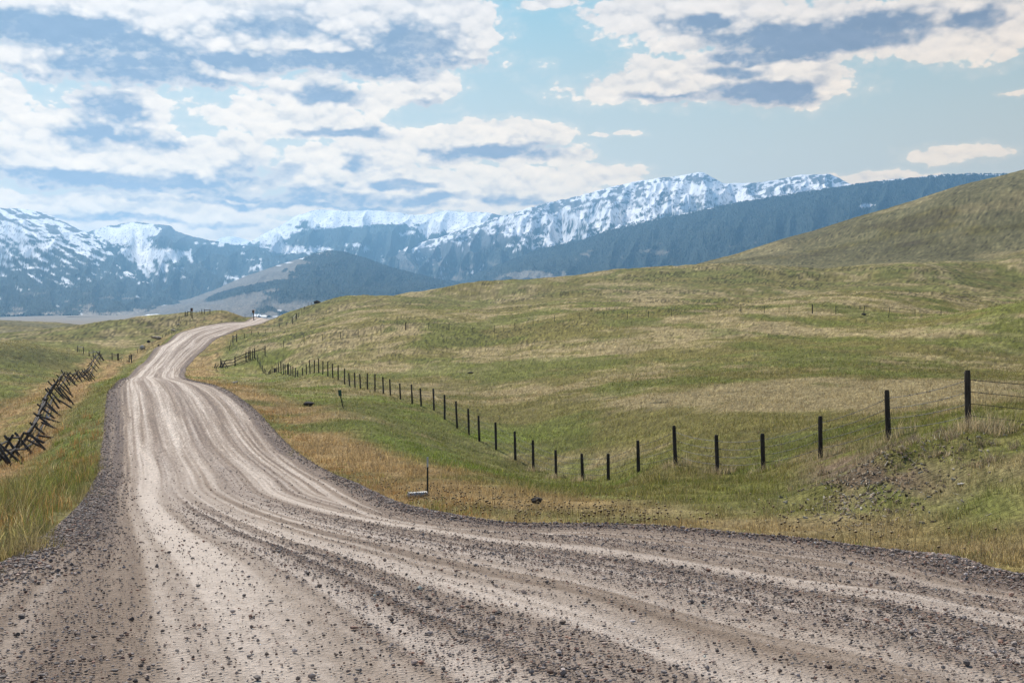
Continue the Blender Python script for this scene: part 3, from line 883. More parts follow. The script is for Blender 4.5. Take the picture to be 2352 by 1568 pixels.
ridge('mountain', [(960, 690), (1060, 645), (1150, 606), (1250, 571), (1330, 554), (1400, 530), (1500, 505), (1600, 485), (1700, 464), (1800, 448), (1900, 432), (1950, 425), (2000, 418), (2100, 408), (2200, 400), (2300, 399), (2340, 404), (2500, 412), (2800, 440), (3400, 520), (4200, 620)],
      9000, 3600, 3500, 1.1, 90, col_F, nv=170, seed=650)
ridge('foothill', [(150, 748), (220, 738), (330, 705), (420, 689), (480, 670), (560, 636), (600, 622), (650, 605), (700, 591), (735, 580), (765, 577), (800, 582), (850, 597), (900, 615), (960, 630), (1010, 642), (1060, 650), (1130, 662), (1250, 690), (1400, 720)],
      8000, 3000, 2500, 1.15, 110, col_D, nv=150, jag=5, seed=680)

# ------------------------------------------------------------------ things: builders
class MB:
    """collects tubes, boxes and stones; build() links them as one mesh object"""
    def __init__(s):
        s.v = []; s.f = []; s.c = []

    def add(s, v, f, c=(0.5, 0.5, 0.5)):
        n = len(s.v)
        s.v += [tuple(map(float, p)) for p in v]
        s.f += [tuple(int(i) + n for i in q) for q in f]
        s.c += [tuple(c)] * len(v)

    def tube(s, pts, radii, n=8, c=(0.5, 0.5, 0.5), rough=0.0, cap=True):
        pts = [Vector(p) for p in pts]
        if not hasattr(radii, '__len__'):
            radii = [radii] * len(pts)
        V = []
        for i, p in enumerate(pts):
            t = (pts[min(i + 1, len(pts) - 1)] - pts[max(i - 1, 0)]).normalized()
            a = t.cross(Vector((0, 0, 1)) if abs(t.z) < 0.95 else Vector((1, 0, 0))).normalized()
            bb = t.cross(a)
            for k in range(n):
                th = 2 * math.pi * k / n
                r = radii[i] * (1 + rough * (random.random() - 0.5))
                V.append(p + a * r * math.cos(th) + bb * r * math.sin(th))
        Fc = []
        for i in range(len(pts) - 1):
            for k in range(n):
                k2 = (k + 1) % n
                Fc.append((i * n + k, i * n + k2, (i + 1) * n + k2, (i + 1) * n + k))
        if cap:
            Fc.append(tuple(range(n))[::-1])
            Fc.append(tuple(range((len(pts) - 1) * n, len(pts) * n)))
        s.add(V, Fc, c)

    def log(s, a, b_, r0, r1, n=9, c=(0.5, 0.5, 0.5)):
        """a weathered pole: slightly bent, tapered, rounded at the far end"""
        a, b_ = Vector(a), Vector(b_)
        L = (b_ - a).length
        k = Vector((random.uniform(-1, 1), random.uniform(-1, 1), 0)) * L * 0.008
        pts, rad = [], []
        for t in (0, 0.25, 0.5, 0.75, 0.965, 1.0):
            pts.append(a.lerp(b_, t) + k * math.sin(math.pi * t))
            rad.append((r0 + (r1 - r0) * t) * (0.82 if t == 1.0 else 1.0))
        s.tube(pts, rad, n, c, 0.10)

    def box(s, cen, size, rot=0.0, tilt=0.0, c=(0.5, 0.5, 0.5), bev=0.0):
        x, y, z = [q / 2 for q in size]
        pr = [(-x, -y), (x, -y), (x, y), (-x, y)]
        if bev:
            pr = [(-x + bev, -y), (x - bev, -y), (x, -y + bev), (x, y - bev), (x - bev, y), (-x + bev, y), (-x, y - bev), (-x, -y + bev)]
        n = len(pr)
        V = [Vector((p[0], p[1], -z)) for p in pr] + [Vector((p[0], p[1], z)) for p in pr]
        ct, st = math.cos(tilt), math.sin(tilt)
        cr, sr = math.cos(rot), math.sin(rot)
        out = []
        for v in V:
            w = Vector((v.x * ct + v.z * st, v.y, -v.x * st + v.z * ct))
            out.append((cen[0] + w.x * cr - w.y * sr, cen[1] + w.x * sr + w.y * cr, cen[2] + w.z))
        Fc = [tuple(range(n))[::-1], tuple(range(n, 2 * n))] + [(k, (k + 1) % n, n + (k + 1) % n, n + k) for k in range(n)]
        s.add(out, Fc, c)

    def build(s, name, mat, parent=None, smooth=False):
        me = bpy.data.meshes.new(name)
        org = parent.location if parent is not None else Vector((0, 0, 0))
        me.from_pydata([(p[0] - org[0], p[1] - org[1], p[2] - org[2]) for p in s.v], [], s.f)
        a = me.attributes.new('Col', 'FLOAT_COLOR', 'POINT')
        for i, cc in enumerate(s.c):
            a.data[i].color = (*cc, 1)
        me.materials.append(mat)
        if smooth:
            me.polygons.foreach_set('use_smooth', [True] * len(me.polygons))
        me.update()
        o = bpy.data.objects.new(name, me)
        COL.objects.link(o)
        if parent is not None:
            o.parent = parent
        return o


def thing(name, label, cat, loc, group=None):
    o = bpy.data.objects.new(name, None)
    o.empty_display_size = 0.3
    COL.objects.link(o)
    o.location = Vector([float(q) for q in loc])
    return tag(o, label, cat, group)


def wood_material(name, a, c_, scale=1.0):
    m, b, p = material(name, 0.9, 0.15)
    o = objpos(b)
    mp = b.node('ShaderNodeMapping')
    b.put(mp.inputs['Vector'], o)
    mp.inputs['Scale'].default_value = (30 * scale, 30 * scale, 2.5 * scale)
    g = b.noise(mp.outputs[0], 1.0, 6, 0.7)
    s2 = b.noise(o, 2.2, 4, 0.6)
    col = b.mix(b.step(b.m('ADD', b.m('MULTIPLY', g, 0.7), b.m('MULTIPLY', s2, 0.4)), 0.35, 0.8), (*a, 1), (*c_, 1))
    b.put(p.inputs['Base Color'], col)
    bump(b, p, g, 0.6, 0.01)
    return m


def metal_material(name, c, rough=0.5, metallic=0.6):
    m, b, p = material(name, rough, 0.4)
    n = b.noise(objpos(b), 14.0, 4, 0.6)
    b.put(p.inputs['Base Color'], b.mix(n, (*[q * 0.6 for q in c], 1), (*[min(1, q * 1.35) for q in c], 1)))
    p.inputs['Metallic'].default_value = metallic
    return m


def stone_material(name, a, c_, lichen=None):
    m, b, p = material(name, 0.92, 0.2)
    o = objpos(b)
    n = b.noise(o, 3.0, 6, 0.65)
    col = b.mix(b.step(n, 0.32, 0.68), (*a, 1), (*c_, 1))
    if lichen:
        col = b.mix(b.step(b.noise(o, 5.0, 4, 0.6), 0.58, 0.66), col, (*lichen, 1))
    b.put(p.inputs['Base Color'], col)
    bump(b, p, n, 0.8, 0.05)
    return m


M_POST = wood_material('weathered_post_wood', (0.022, 0.017, 0.014), (0.105, 0.085, 0.068))
M_POLE = wood_material('old_pole_wood', (0.03, 0.024, 0.02), (0.14, 0.118, 0.10))
M_RAIL = wood_material('grey_rail_wood', (0.16, 0.145, 0.13), (0.42, 0.40, 0.37))
M_WIRE = metal_material('galvanised_wire', (0.07, 0.065, 0.06), 0.55, 0.5)
M_STEEL = metal_material('dull_green_steel', (0.028, 0.034, 0.026), 0.6, 0.4)
M_GALV = metal_material('zinc_grey_steel', (0.42, 0.43, 0.43), 0.5, 0.4)
M_ROCKD = stone_material('dark_stone', (0.02, 0.018, 0.016), (0.07, 0.06, 0.052))
M_ROCKP = stone_material('pale_stone', (0.30, 0.27, 0.23), (0.62, 0.56, 0.49), (0.36, 0.34, 0.28))
M_SLAB = stone_material('tan_slab_stone', (0.20, 0.15, 0.11), (0.56, 0.46, 0.35))
M_SIGN = metal_material('rusty_orange_plate', (0.22, 0.10, 0.03), 0.7, 0.1)
M_SIGNB = metal_material('dark_plate_back', (0.035, 0.022, 0.015), 0.7, 0.1)
M_REFL = metal_material('green_reflector', (0.012, 0.06, 0.035), 0.4, 0.0)
M_CULV = metal_material('corrugated_zinc', (0.40, 0.39, 0.37), 0.45, 0.3)


def ground_hit(px, row, dguess):
    """the plan position on the ground at bearing px and dguess metres"""
    x = (px - 1176) / F * dguess
    return Vector((x, dguess, gz(x, dguess)))


def post_part(parent, px, top, d, r, mat=None, px_foot=None, n=10, name='post', hmin=0.6):
    """a post whose head stands at (px,top), d metres out, its foot set in the ground"""
    head = Vector(at(px, top, d))
    fx = (px if px_foot is None else px_foot)
    x = (fx - 1176) / F * d
    foot = Vector((x, d + random.uniform(-0.04, 0.04), gz(x, d) - 0.35))
    if head.z - foot.z < hmin:
        head.z = foot.z + hmin
    mb = MB()
    mb.log(foot, head, r * 1.06, r * 0.94, n)
    mb.build(name, mat or M_POST, parent)
    return foot, head


def strand(parent, pts, r, sag=0.04, mat=None, barbs=0, name='wire', per=6):
    out = []
    for a, b_ in zip(pts[:-1], pts[1:]):
        for k in range(per):
            t = k / per
            p = Vector(a).lerp(Vector(b_), t)
            p.z -= sag * 4 * t * (1 - t)
            out.append(p)
    out.append(Vector(pts[-1]))
    mb = MB()
    mb.tube(out, r, 4)
    for k in range(barbs):
        t = random.random() * (len(out) - 1.001)
        i = int(t)
        p = out[i].lerp(out[i + 1], t - i)
        for q in range(2):
            e = Vector((random.uniform(-1, 1), random.uniform(-0.5, 0.5), random.uniform(-1, 1))).normalized() * 0.022
            mb.tube([p - e, p + e], 0.0028, 3)
    mb.build(name, mat or M_WIRE, parent)


# ------------------------------------------------------------------ the long post-and-wire fence along the road
def build_main_fence():
    P = [(2222, 2226, 850, 20), (2037, 2042, 895, 23.5), (1884, 1886, 955, 27), (1751, 1755, 995, 29.5), (1645, 1648, 998, 32), (1548, 1553, 977, 34.5), (1465, 1467, 1011, 37.5),
         (1397, 1398, 1041, 40.5), (1336, 1340, 1041, 43.5), (1276, 1278, 1033, 46.5), (1224, 1226, 1010, 50), (1182, 1184, 990, 53), (1138, 1140, 969, 56), (1099, 1102, 954, 59), (1075, 1077, 938, 61.5),
         (1047, 1051, 921, 64), (1021, 1021, 906, 67), (995, 997, 892, 71), (965, 968, 891, 74), (945, 948, 882, 76.5), (918, 921, 880, 80)]
    C4 = [(2200, 2214, 670), (2098, 2110, 640), (1984, 1985, 595), (1871, 1876, 585), (1760, 1772, 592), (1682, 1692, 572), (1598, 1618, 580), (1537, 1537, 517), (1442, 1445, 463), (1357, 1367, 442),
          (1291, 1293, 413), (1219, 1216, 405), (1154, 1159, 370), (1094, 1094, 392), (1019, 1032, 388), (972, 977, 447), (919, 918, 503), (848, 848, 547), (815, 812, 505), (778, 780, 485), (746, 748, 473),
          (709, 721, 433), (698, 697, 450), (662, 666, 458), (634, 640, 447), (596, 608, 405), (567, 571, 437), (543, 542, 493), (525, 525, 507), (512, 512, 507), (498, 502, 507), (471, 474, 478), (447, 446, 527),
          (432, 431, 545), (415, 415, 558), (378, 382, 533), (355, 357, 510), (328, 331, 467), (294, 295, 382), (261, 261, 315), (213, 215, 262), (181, 181, 240)]
    for (xt, xb, yt) in C4:
        a, b_, c = 551.25 + xt * .15625, 551.25 + xb * .15625, 765.6 + yt * .15625
        d = 19.33 / ((b_ - 1176) / F + 0.34)
        P.append((a, b_, c, min(d, 168)))
    root = thing('wire_fence', 'long barbed-wire fence of dark wooden posts along the right side of the road', 'fence', ground_hit(2226, 0, 20))
    heads, feet = [], []
    # the fence goes on past the corner of the picture, to the right
    ext = [Vector((13.6, 17.6, gz(13.6, 17.6) + 1.15)), Vector((17.6, 15.2, gz(17.6, 15.2) + 1.15))]
    for k, (a, b_, top, d) in enumerate(P):
        r = 0.054 if k < 3 else 0.058
        f, h = post_part(root, a, top, d, r, px_foot=b_, n=12 if k < 12 else 8)
        feet.append(f); heads.append(h)
    for e in ext:
        mb = MB(); mb.log(e - Vector((0, 0, 1.5)), e, 0.062, 0.055, 10); mb.build('post', M_POST, root)
    H = list(reversed(ext)) + heads
    Ft = [e - Vector((0, 0, 1.5)) for e in reversed(ext)] + feet
    for lv, (hh) in enumerate((0.24, 0.44, 0.64, 0.84)):
        pts = []
        for f, h in zip(Ft, H):
            L = (h - f).length - 0.35
            ax = (h - f).normalized()
            p = h - ax * L * (1 - hh) * 1.0
            p.y -= 0.055
            pts.append(p)
        strand(root, pts[:14], 0.0058, 0.05, barbs=240)
        strand(root, pts[13:], 0.0048, 0.04, per=3)


# ------------------------------------------------------------------ steel-post fence across the hillside
def build_field_fence():
    # heads and feet read from the photo (2352-wide units)
    c3 = [(58, 622, 0), (239, 602, 1), (407, 608, 0), (556, 616, 0), (731, 628, 0), (889, 625, 0), (1040, 607, 0), (1174, 588, 0), (1332, 567, 0), (1518, 557, 0), (1695, 547, 0), (1867, 537, 0), (2021, 535, 0), (2193, 522, 0)]
    P = [(857.5 + x * .3125, 551.25 + y * .3125, k) for x, y, k in c3]
    c2 = [(909, 582), (1060, 541), (1196, 510), (1326, 482), (1457, 456), (1625, 428)]
    P = [(367.5 + x * .3125, 612.5 + y * .3125, 0) for x, y in c2] + [p for p in P if p[0] > 900]
    c4 = [(97, 503, 0), (271, 497, 0), (443, 480, 0), (625, 482, 0), (796, 468, 1), (969, 477, 0), (1176, 478, 0), (1360, 490, 0), (1551, 508, 0), (1742, 520, 0)]
    P += [(1617 + x * .3125, 551.25 + y * .3125, k) for x, y, k in c4]
    root = thing('wire_fence', 'thin fence of steel stakes crossing the grassy hillside above the field', 'fence', ground_hit(1500, 0, 176))
    H = []
    for (px, top, wood) in P:
        d = 175.0
        x = (px - 1176) / F * d
        zg = gz(x, d)
        h = (784 - top) / F * d + CZ - zg
        h = min(max(h, 1.05), 1.5)
        lean = 0.12 if 2000 < px < 2060 or 1980 < px < 1995 else 0.0
        mb = MB()
        if wood:
            mb.log((x, d, zg - 0.3), (x, d, zg + h), 0.09, 0.085, 8)
        else:
            mb.box((x, d, zg + h / 2 - 0.15), (0.075, 0.05, h + 0.3), tilt=lean)
            mb.box((x, d - 0.035, zg + h / 2 - 0.15), (0.02, 0.03, h + 0.3), tilt=lean)
        mb.build('post', M_POST if wood else M_STEEL, root)
        H.append((x, d - 0.06, zg, h))
    H.sort()
    for q in (0.3, 0.6, 0.9):
        strand(root, [(x, y, z + h * q) for (x, y, z, h) in H], 0.006, 0.03, per=3)


# ------------------------------------------------------------------ rail fence at the corner, and braces
def brace(name, label, posts, rails, d, mat_rail=None, r=0.07, cat='fence', stays=(), group=None):
    """posts: (px, top row, d); rails: (post i, post j, share of the height)"""
    p0 = ground_hit(posts[0][0], 0, posts[0][2])
    root = thing(name, label, cat, p0, group)
    hf = []
    for (px, top, dd) in posts:
        hf.append(post_part(root, px, top, dd, r, n=8, hmin=1.75 if cat == 'fence' else 0.6))
    for (i, j, q) in rails:
        a = hf[i][1] - Vector((0, 0, (1 - q) * ((hf[i][1] - hf[i][0]).length - 0.35)))
        b_ = hf[j][1] - Vector((0, 0, (1 - q) * ((hf[j][1] - hf[j][0]).length - 0.35)))
        a.y -= r * 0.9; b_.y -= r * 0.9
        e = (b_ - a).normalized() * 0.12
        mb = MB(); mb.log(a - e, b_ + e, r * 0.8, r * 0.7, 8)
        mb.build('rail', mat_rail or M_POLE, root)
    for (px, top, dd) in stays:
        x = (px - 1176) / F * dd
        h = max((784 - top) / F * dd + CZ - gz(x, dd), 0.5)
        mb = MB(); mb.box((x, dd, gz(x, dd) + h / 2 - 0.1), (0.05, 0.04, h + 0.2)); mb.build('stay', M_POST, root)
    return root, hf


def build_rail_fence():
    X = lambda x: 398 + x * .15625
    Y = lambda y: 673.75 + y * .15625
    posts = [(X(700), Y(965), 165.5), (X(908), Y(925), 167), (X(1068), Y(905), 168), (X(1112), Y(850), 168.3), (X(1130), Y(850), 168.3), (X(1193), Y(850), 169), (X(1350), Y(800), 170)]
    brace('rail_fence', 'three-rail wooden fence joining the post fence above the inside of the bend', posts,
          [(0, 1, 0.70), (1, 3, 0.80), (3, 6, 0.72), (0, 1, 0.42), (1, 2, 0.52), (2, 3, 0.40), (0, 1, 0.12), (1, 2, 0.12)], 168, r=0.075)


def jack_leg(root, foot, top, r=0.055):
    mb = MB(); mb.log(foot, top, r, r * 0.85, 8)
    mb.build('leg', M_POLE, root)


def build_jack_fence():
    """old buck-and-pole fence sagging along the left ditch"""
    base = [(-45, 1112, 40), (-12, 1092, 42), (22, 1072, 45), (48, 1052, 48), (66, 1030, 52), (80, 1008, 56), (91, 990, 60), (99, 970, 64.5), (106, 952, 69), (112, 936, 74), (117, 922, 79), (122, 912, 84), (129, 903, 90), (138, 897, 97),
            (147, 894, 104), (158, 892, 111), (168, 891, 118), (177, 889, 124), (186, 887, 130), (193, 883, 136), (199, 877, 142), (205, 869, 148), (210, 861, 154), (214, 852, 160), (219, 842, 166), (226, 832, 173), (232, 825, 179)]
    root = thing('jack_leg_fence', 'old fence of dark crossed poles sagging along the ditch left of the road', 'fence', ground_hit(48, 0, 48))
    tops = []
    for i, (px, row, d) in enumerate(base):
        g = ground_hit(px, row, d)
        s = 1.0 if d < 66 else 1.22
        h = (0.95 + random.uniform(-0.12, 0.14)) * s
        dx = (0.62 + random.uniform(-0.1, 0.12)) * s
        yaw = random.uniform(-0.25, 0.25)
        k = random.uniform(0.0, 0.16)
        fr = Vector((g.x + dx, d - dx * yaw, gz(g.x + dx, d - dx * yaw) - 0.08))
        fl = Vector((g.x - dx, d + dx * yaw, gz(g.x - dx, d + dx * yaw) - 0.08))
        c = Vector((g.x - 0.05, d, g.z + h * 0.86))
        jack_leg(root, fr, fr + (c - fr) * (1.22 + k), 0.062)
        c2 = c + Vector((0, 0.10, -0.02))
        jack_leg(root, fl, fl + (c2 - fl) * (1.16 + random.uniform(0, 0.14)), 0.058)
        for q in range(1 if d < 135 else 0):   # extra poles leaning between the bucks
            f2 = fr + Vector((random.uniform(-0.1, 0.15), random.uniform(0.8, 2.6), 0)); f2.z = gz(f2.x, f2.y) - 0.05
            c3 = c + Vector((random.uniform(-0.15, 0.1), f2.y - fr.y, random.uniform(-0.2, 0.05)))
            jack_leg(root, f2, f2 + (c3 - f2) * random.uniform(1.1, 1.3), 0.055)
        tops.append(c)
    rnd = random.Random(3)
    for i in range(len(tops) - 1):
        for lv in range(3 if i < 16 else 2):
            if rnd.random() < 0.12:
                continue
            off = [Vector((0.0, 0, 0.06)), Vector((0.26, 0, -0.36)), Vector((-0.27, 0, -0.40))][lv]
            a, b_ = tops[i] + off, tops[i + 1] + off
            a.z += rnd.uniform(-0.10, 0.06); b_.z += rnd.uniform(-0.10, 0.06)
            e = (b_ - a) * 0.06
            mb = MB(); mb.log(a - e, b_ + e, 0.05, 0.04, 7); mb.build('rail', M_POLE, root)
    # a loose strand of wire trailing down the poles
    strand(root, [tops[4] + Vector((0.1, -0.1, 0.1)), tops[6] + Vector((0.35, -0.1, -0.3)), tops[8] + Vector((0.2, -0.1, 0.0))], 0.006, 0.2, M_WIRE)


def build_jack_ruin():
    X = lambda x: 398 + x * .15625
    Y = lambda y: 673.75 + y * .15625
    root = thing('jack_leg_fence', 'collapsed heap of crossed poles at the low end of the three-rail fence', 'fence', ground_hit(X(720), 0, 164))
    for (x0, y0, x1, y1, dd) in [(735, 880, 808, 970, 166), (770, 880, 700, 1020, 166), (760, 925, 735, 880, 166.3), (610, 985, 598, 1060, 160), (648, 980, 612, 1040, 161), (690, 980, 735, 1100, 163.5),
                                 (712, 1010, 660, 1105, 163.5), (735, 1000, 790, 1035, 164.5), (745, 935, 690, 1000, 165)]:
        a, b_ = Vector(at(X(x0), Y(y0), dd)), Vector(at(X(x1), Y(y1), dd))
        zb = gz(b_.x, b_.y)
        sh = zb - 0.1 - b_.z
        a.z += sh; b_.z += sh
        a.y += 0.5
        mb = MB(); mb.log(b_, a, 0.065, 0.05, 7); mb.build('pole', M_POLE, root)


def build_braces():
    X = lambda x: 153.1 + x * .1302
    Y = lambda y: 686 + y * .1302
    brace('fence_brace', 'leftmost brace of two dark posts under a pale rail, on the far left slope', [(X(195), Y(900), 235), (X(295), Y(905), 232)], [(0, 1, 0.85)], 235, M_RAIL, 0.085, stays=[(X(225), Y(935), 236), (X(262), Y(940), 235)], group='fence braces of posts and rails')
    brace('fence_brace', 'three-post brace with a pale top rail behind the far end of the crossed-pole fence', [(X(395), Y(925), 222), (X(467), Y(930), 205), (X(585), Y(945), 187)], [(0, 1, 0.7), (1, 2, 0.86)], 205, M_RAIL, 0.08, stays=[(X(410), Y(940), 222), (X(505), Y(965), 204), (X(555), Y(970), 196)], group='fence braces of posts and rails')
    brace('fence_brace', 'dark two-post brace with a sloping dark rail, nearer the road from the three-post brace', [(X(800), Y(1020), 212), (X(898), Y(1045), 205), (X(912), Y(1045), 204)], [(0, 1, 0.8)], 210, None, 0.08, group='fence braces of posts and rails')
    brace('fence_brace', 'small brace of short posts at the edge of the road verge on the left', [(X(1105), Y(1098), 192), (X(1145), Y(1095), 190)], [(0, 1, 0.7)], 190, None, 0.09, stays=[(X(930), Y(1090), 202), (X(965), Y(1093), 200), (X(1010), Y(1095), 197), (X(1065), Y(1100), 195), (X(1085), Y(1100), 193)], group='fence braces of posts and rails')
    x3 = lambda x: 398 + x * .15625
    y3 = lambda y: 673.75 + y * .15625
    brace('fence_brace', 'brace of two posts and a pale rail on the right slope near the crest', [(x3(1755), y3(355), 268), (x3(1802), y3(318), 280), (x3(1812), y3(310), 281)], [(0, 1, 0.8)], 270, M_RAIL, 0.085, group='fence braces of posts and rails')
    brace('fence_brace', 'brace of two dark posts and a thin rail above the rail fence, beside the bend', [(x3(877), y3(690), 203), (x3(932), y3(675), 203)], [(0, 1, 0.78)], 203, M_RAIL, 0.085, group='fence braces of posts and rails')
    brace('fence_brace', 'low gate-like brace with cross rails beside the left crest sign', [(x3(175), y3(308), 318), (x3(213), y3(298), 318), (x3(258), y3(300), 318)], [(1, 2, 0.82), (0, 1, 0.6), (0, 1, 0.25)], 318, None, 0.1, group='fence braces of posts and rails')
    brace('fence_brace', 'brace with a bare post and top rail, right of the left crest sign', [(x3(420), y3(290), 322), (x3(457), y3(294), 322), (x3(540), y3(298), 322)], [(1, 2, 0.82)], 322, None, 0.1, group='fence braces of posts and rails')


def stake_fence(label, P, r=0.035, wires=(0.35, 0.62, 0.9), mat=None):
    root = thing('wire_fence', label, 'fence', ground_hit(P[0][0], 0, P[0][2]))
    H = []
    for (px, top, d) in P:
        x = (px - 1176) / F * d
        zg = gz(x, d)
        h = min(max((784 - top) / F * d + CZ - zg, 0.9), 1.7)
        mb = MB(); mb.log((x, d, zg - 0.3), (x, d, zg + h), r * 1.1, r, 6); mb.build('post', mat or M_POST, root)
        H.append((x, d, zg, h))
    for q in wires:
        strand(root, [(x, d - r, z + h * q) for (x, d, z, h) in H], 0.006, 0.02, per=2)


def build_stake_fences():
    X = lambda x: 153.1 + x * .1302
    Y = lambda y: 686 + y * .1302
    x3 = lambda x: 398 + x * .15625
    y3 = lambda y: 673.75 + y * .15625
    stake_fence('thin stake fence climbing the left verge from the small brace up to the crest', [(X(1130), Y(955), 205), (X(1250), Y(905), 222), (X(1380), Y(870), 236), (X(1505), Y(820), 246), (X(1632), Y(738), 256), (X(1690), Y(725), 258), (X(1745), Y(690), 264),
                (X(1770), Y(680), 268), (X(1800), Y(625), 272), (X(1820), Y(640), 276), (X(1850), Y(570), 281), (X(1875), Y(490), 288), (X(1945), Y(385), 297), (X(1975), Y(365), 302), (X(2000), Y(345), 306), (X(2025), Y(310), 310), (X(2050), Y(298), 314)], 0.05)
    stake_fence('thin stake fence along the skyline of the left crest between the two signs', [(x3(335), y3(312), 322), (x3(390), y3(312), 322), (x3(630), y3(305), 326), (x3(715), y3(310), 328), (x3(890), y3(298), 330), (x3(1055), y3(300), 332), (x3(1222), y3(297), 334), (x3(1377), y3(298), 336), (x3(1527), y3(345), 338)], 0.045)
    stake_fence('thin stake fence climbing the right slope past the dark boulder', [(x3(830), y3(830), 188), (x3(845), y3(765), 195), (x3(1045), y3(650), 212), (x3(1150), y3(592), 220), (x3(1255), y3(560), 228), (x3(1360), y3(542), 236), (x3(1462), y3(520), 244), (x3(1560), y3(466), 252),
                (x3(1660), y3(432), 260), (x3(1845), y3(285), 286), (x3(1888), y3(217), 296), (x3(1930), y3(206), 304), (x3(1982), y3(195), 312), (x3(2030), y3(190), 320), (x3(2130), y3(160), 334), (x3(2190), y3(140), 342), (x3(2243), y3(130), 350), (x3(2310), y3(120), 358), (780, 690, 366), (798, 686, 374)], 0.05)


# ------------------------------------------------------------------ signs, markers, pipe
def build_signs():
    for (px, top, foot_row, d, pw, ph, lab) in [(440.5, 707.3, 732, 312, 5.6, 7.4, 'left one of two small orange-brown signs, on the crest beside a low brace'),
                                                 (582, 711.8, 734, 326, 5.2, 7.0, 'right one of two small orange-brown signs, where the road goes over the crest')]:
        g = ground_hit(px + 0.8, foot_row, d)
        root = thing('road_sign', lab, 'sign', g, 'small signs on the crest')
        head = Vector(at(px, top, d))
        mb = MB(); mb.log((g.x, d, g.z - 0.3), (g.x - 0.05, d, head.z - 0.1), 0.13, 0.12, 8); mb.build('post', M_POST, root)
        w, h = pw / F * d, ph / F * d
        mb = MB(); mb.box((head.x, d - 0.16, head.z - h / 2), (w, 0.03, h), bev=0.0); mb.build('panel', M_SIGN, root)
        mb = MB(); mb.box((head.x - w * 0.10, d - 0.19, head.z - h * 0.45), (w * 0.62, 0.03, h * 0.60)); mb.build('plate', M_SIGNB, root)


def build_markers():
    d = 60.0
    g = ground_hit(789.5, 937, d)
    root = thing('marker_post', 'leaning thin marker post with a dark green plate in the roadside grass', 'marker post', g)
    head = Vector(at(780.5, 897, d))
    mb = MB(); mb.box(((g.x + head.x) / 2, d, (g.z - 0.2 + head.z) / 2), (0.05, 0.03, (head.z - g.z) + 0.25), tilt=math.atan2(head.x - g.x, head.z - g.z)); mb.build('post', M_STEEL, root)
    mb = MB(); mb.box((head.x + 0.01, d - 0.03, head.z - 0.12), (0.17, 0.02, 0.32), tilt=-0.12, bev=0.0); mb.build('plate', M_REFL, root)
    d = 23.5
    g = ground_hit(982, 1137, d)
    root = thing('marker_post', 'slim upright steel stake with a grey top standing by the roadside thistles', 'marker post', g)
    head = Vector(at(983, 1049, d))
    hh = head.z - g.z
    mb = MB()
    mb.box((g.x, d, g.z + hh * 0.37 - 0.1), (0.036, 0.012, hh * 0.74 + 0.2)); mb.box((g.x, d - 0.014, g.z + hh * 0.37 - 0.1), (0.012, 0.02, hh * 0.74 + 0.2))
    mb.build('stake', M_STEEL, root)
    mb = MB(); mb.box((g.x, d, g.z + hh * 0.87), (0.034, 0.011, hh * 0.26)); mb.build('stake_top', M_GALV, root)
    # culvert pipe end
    a = Vector(at(938, 1139, 23.0)); b_ = Vector(at(980, 1137, 23.2))
    za = max(gz(a.x, a.y), gz(b_.x, b_.y)) + 0.05
    n = 60
    pts, rad = [], []
    for i in range(n + 1):
        t = i / n
        p = a.lerp(b_, t); p.z = za
        pts.append(p); rad.append(0.058 + 0.008 * math.sin(t * 9 * 2 * math.pi))
    mb = MB(); mb.tube(pts, rad, 14)
    o = mb.build('culvert_pipe', M_CULV, smooth=True)
    tag(o, 'short pale corrugated pipe lying in the dry weeds at the foot of the slim stake', 'pipe')


# ------------------------------------------------------------------ stones
def stone(name, label, px, row_foot, d, size, mat, seed, flat=1.0, cat='rock', rot=0.0, group=None, sink=0.25):
    import bmesh
    bm = bmesh.new()
    bmesh.ops.create_icosphere(bm, subdivisions=4, radius=1.0)
    rr = np.random.default_rng(seed)
    nv = rr.normal(size=(9, 3)); nv /= np.linalg.norm(nv, axis=1)[:, None]
    cut = rr.uniform(0.62, 0.92, 9)
    g = ground_hit(px, row_foot, d)
    for v in bm.verts:
        p = np.array(v.co)
        for q, c in zip(nv, cut):
            k = p @ q
            if k > c:
                p = p - q * (k - c) * 0.92
        f = fbm(np.array([p[0] * 2.1 + seed]), np.array([p[1] * 2.1 + p[2] * 1.7]), 4, seed)[0]
        p = p * (0.86 + 0.28 * f)
        v.co = p
    sx, sy, sz = size
    cr, sr = math.cos(rot), math.sin(rot)
    for v in bm.verts:
        x, y, z = v.co
        x, z = x * sx, z * sz
        y = y * sy
        v.co = (x * cr + z * sr, y, -x * sr + z * cr)
    me = bpy.data.meshes.new(name)
    bm.to_mesh(me); bm.free()
    me.materials.append(mat)
    me.polygons.foreach_set('use_smooth', [False] * len(me.polygons))
    o = bpy.data.objects.new(name, me)
    COL.objects.link(o)
    o.location = (g.x, g.y, g.z + sz * (1 - sink))
    return tag(o, label, cat, group)


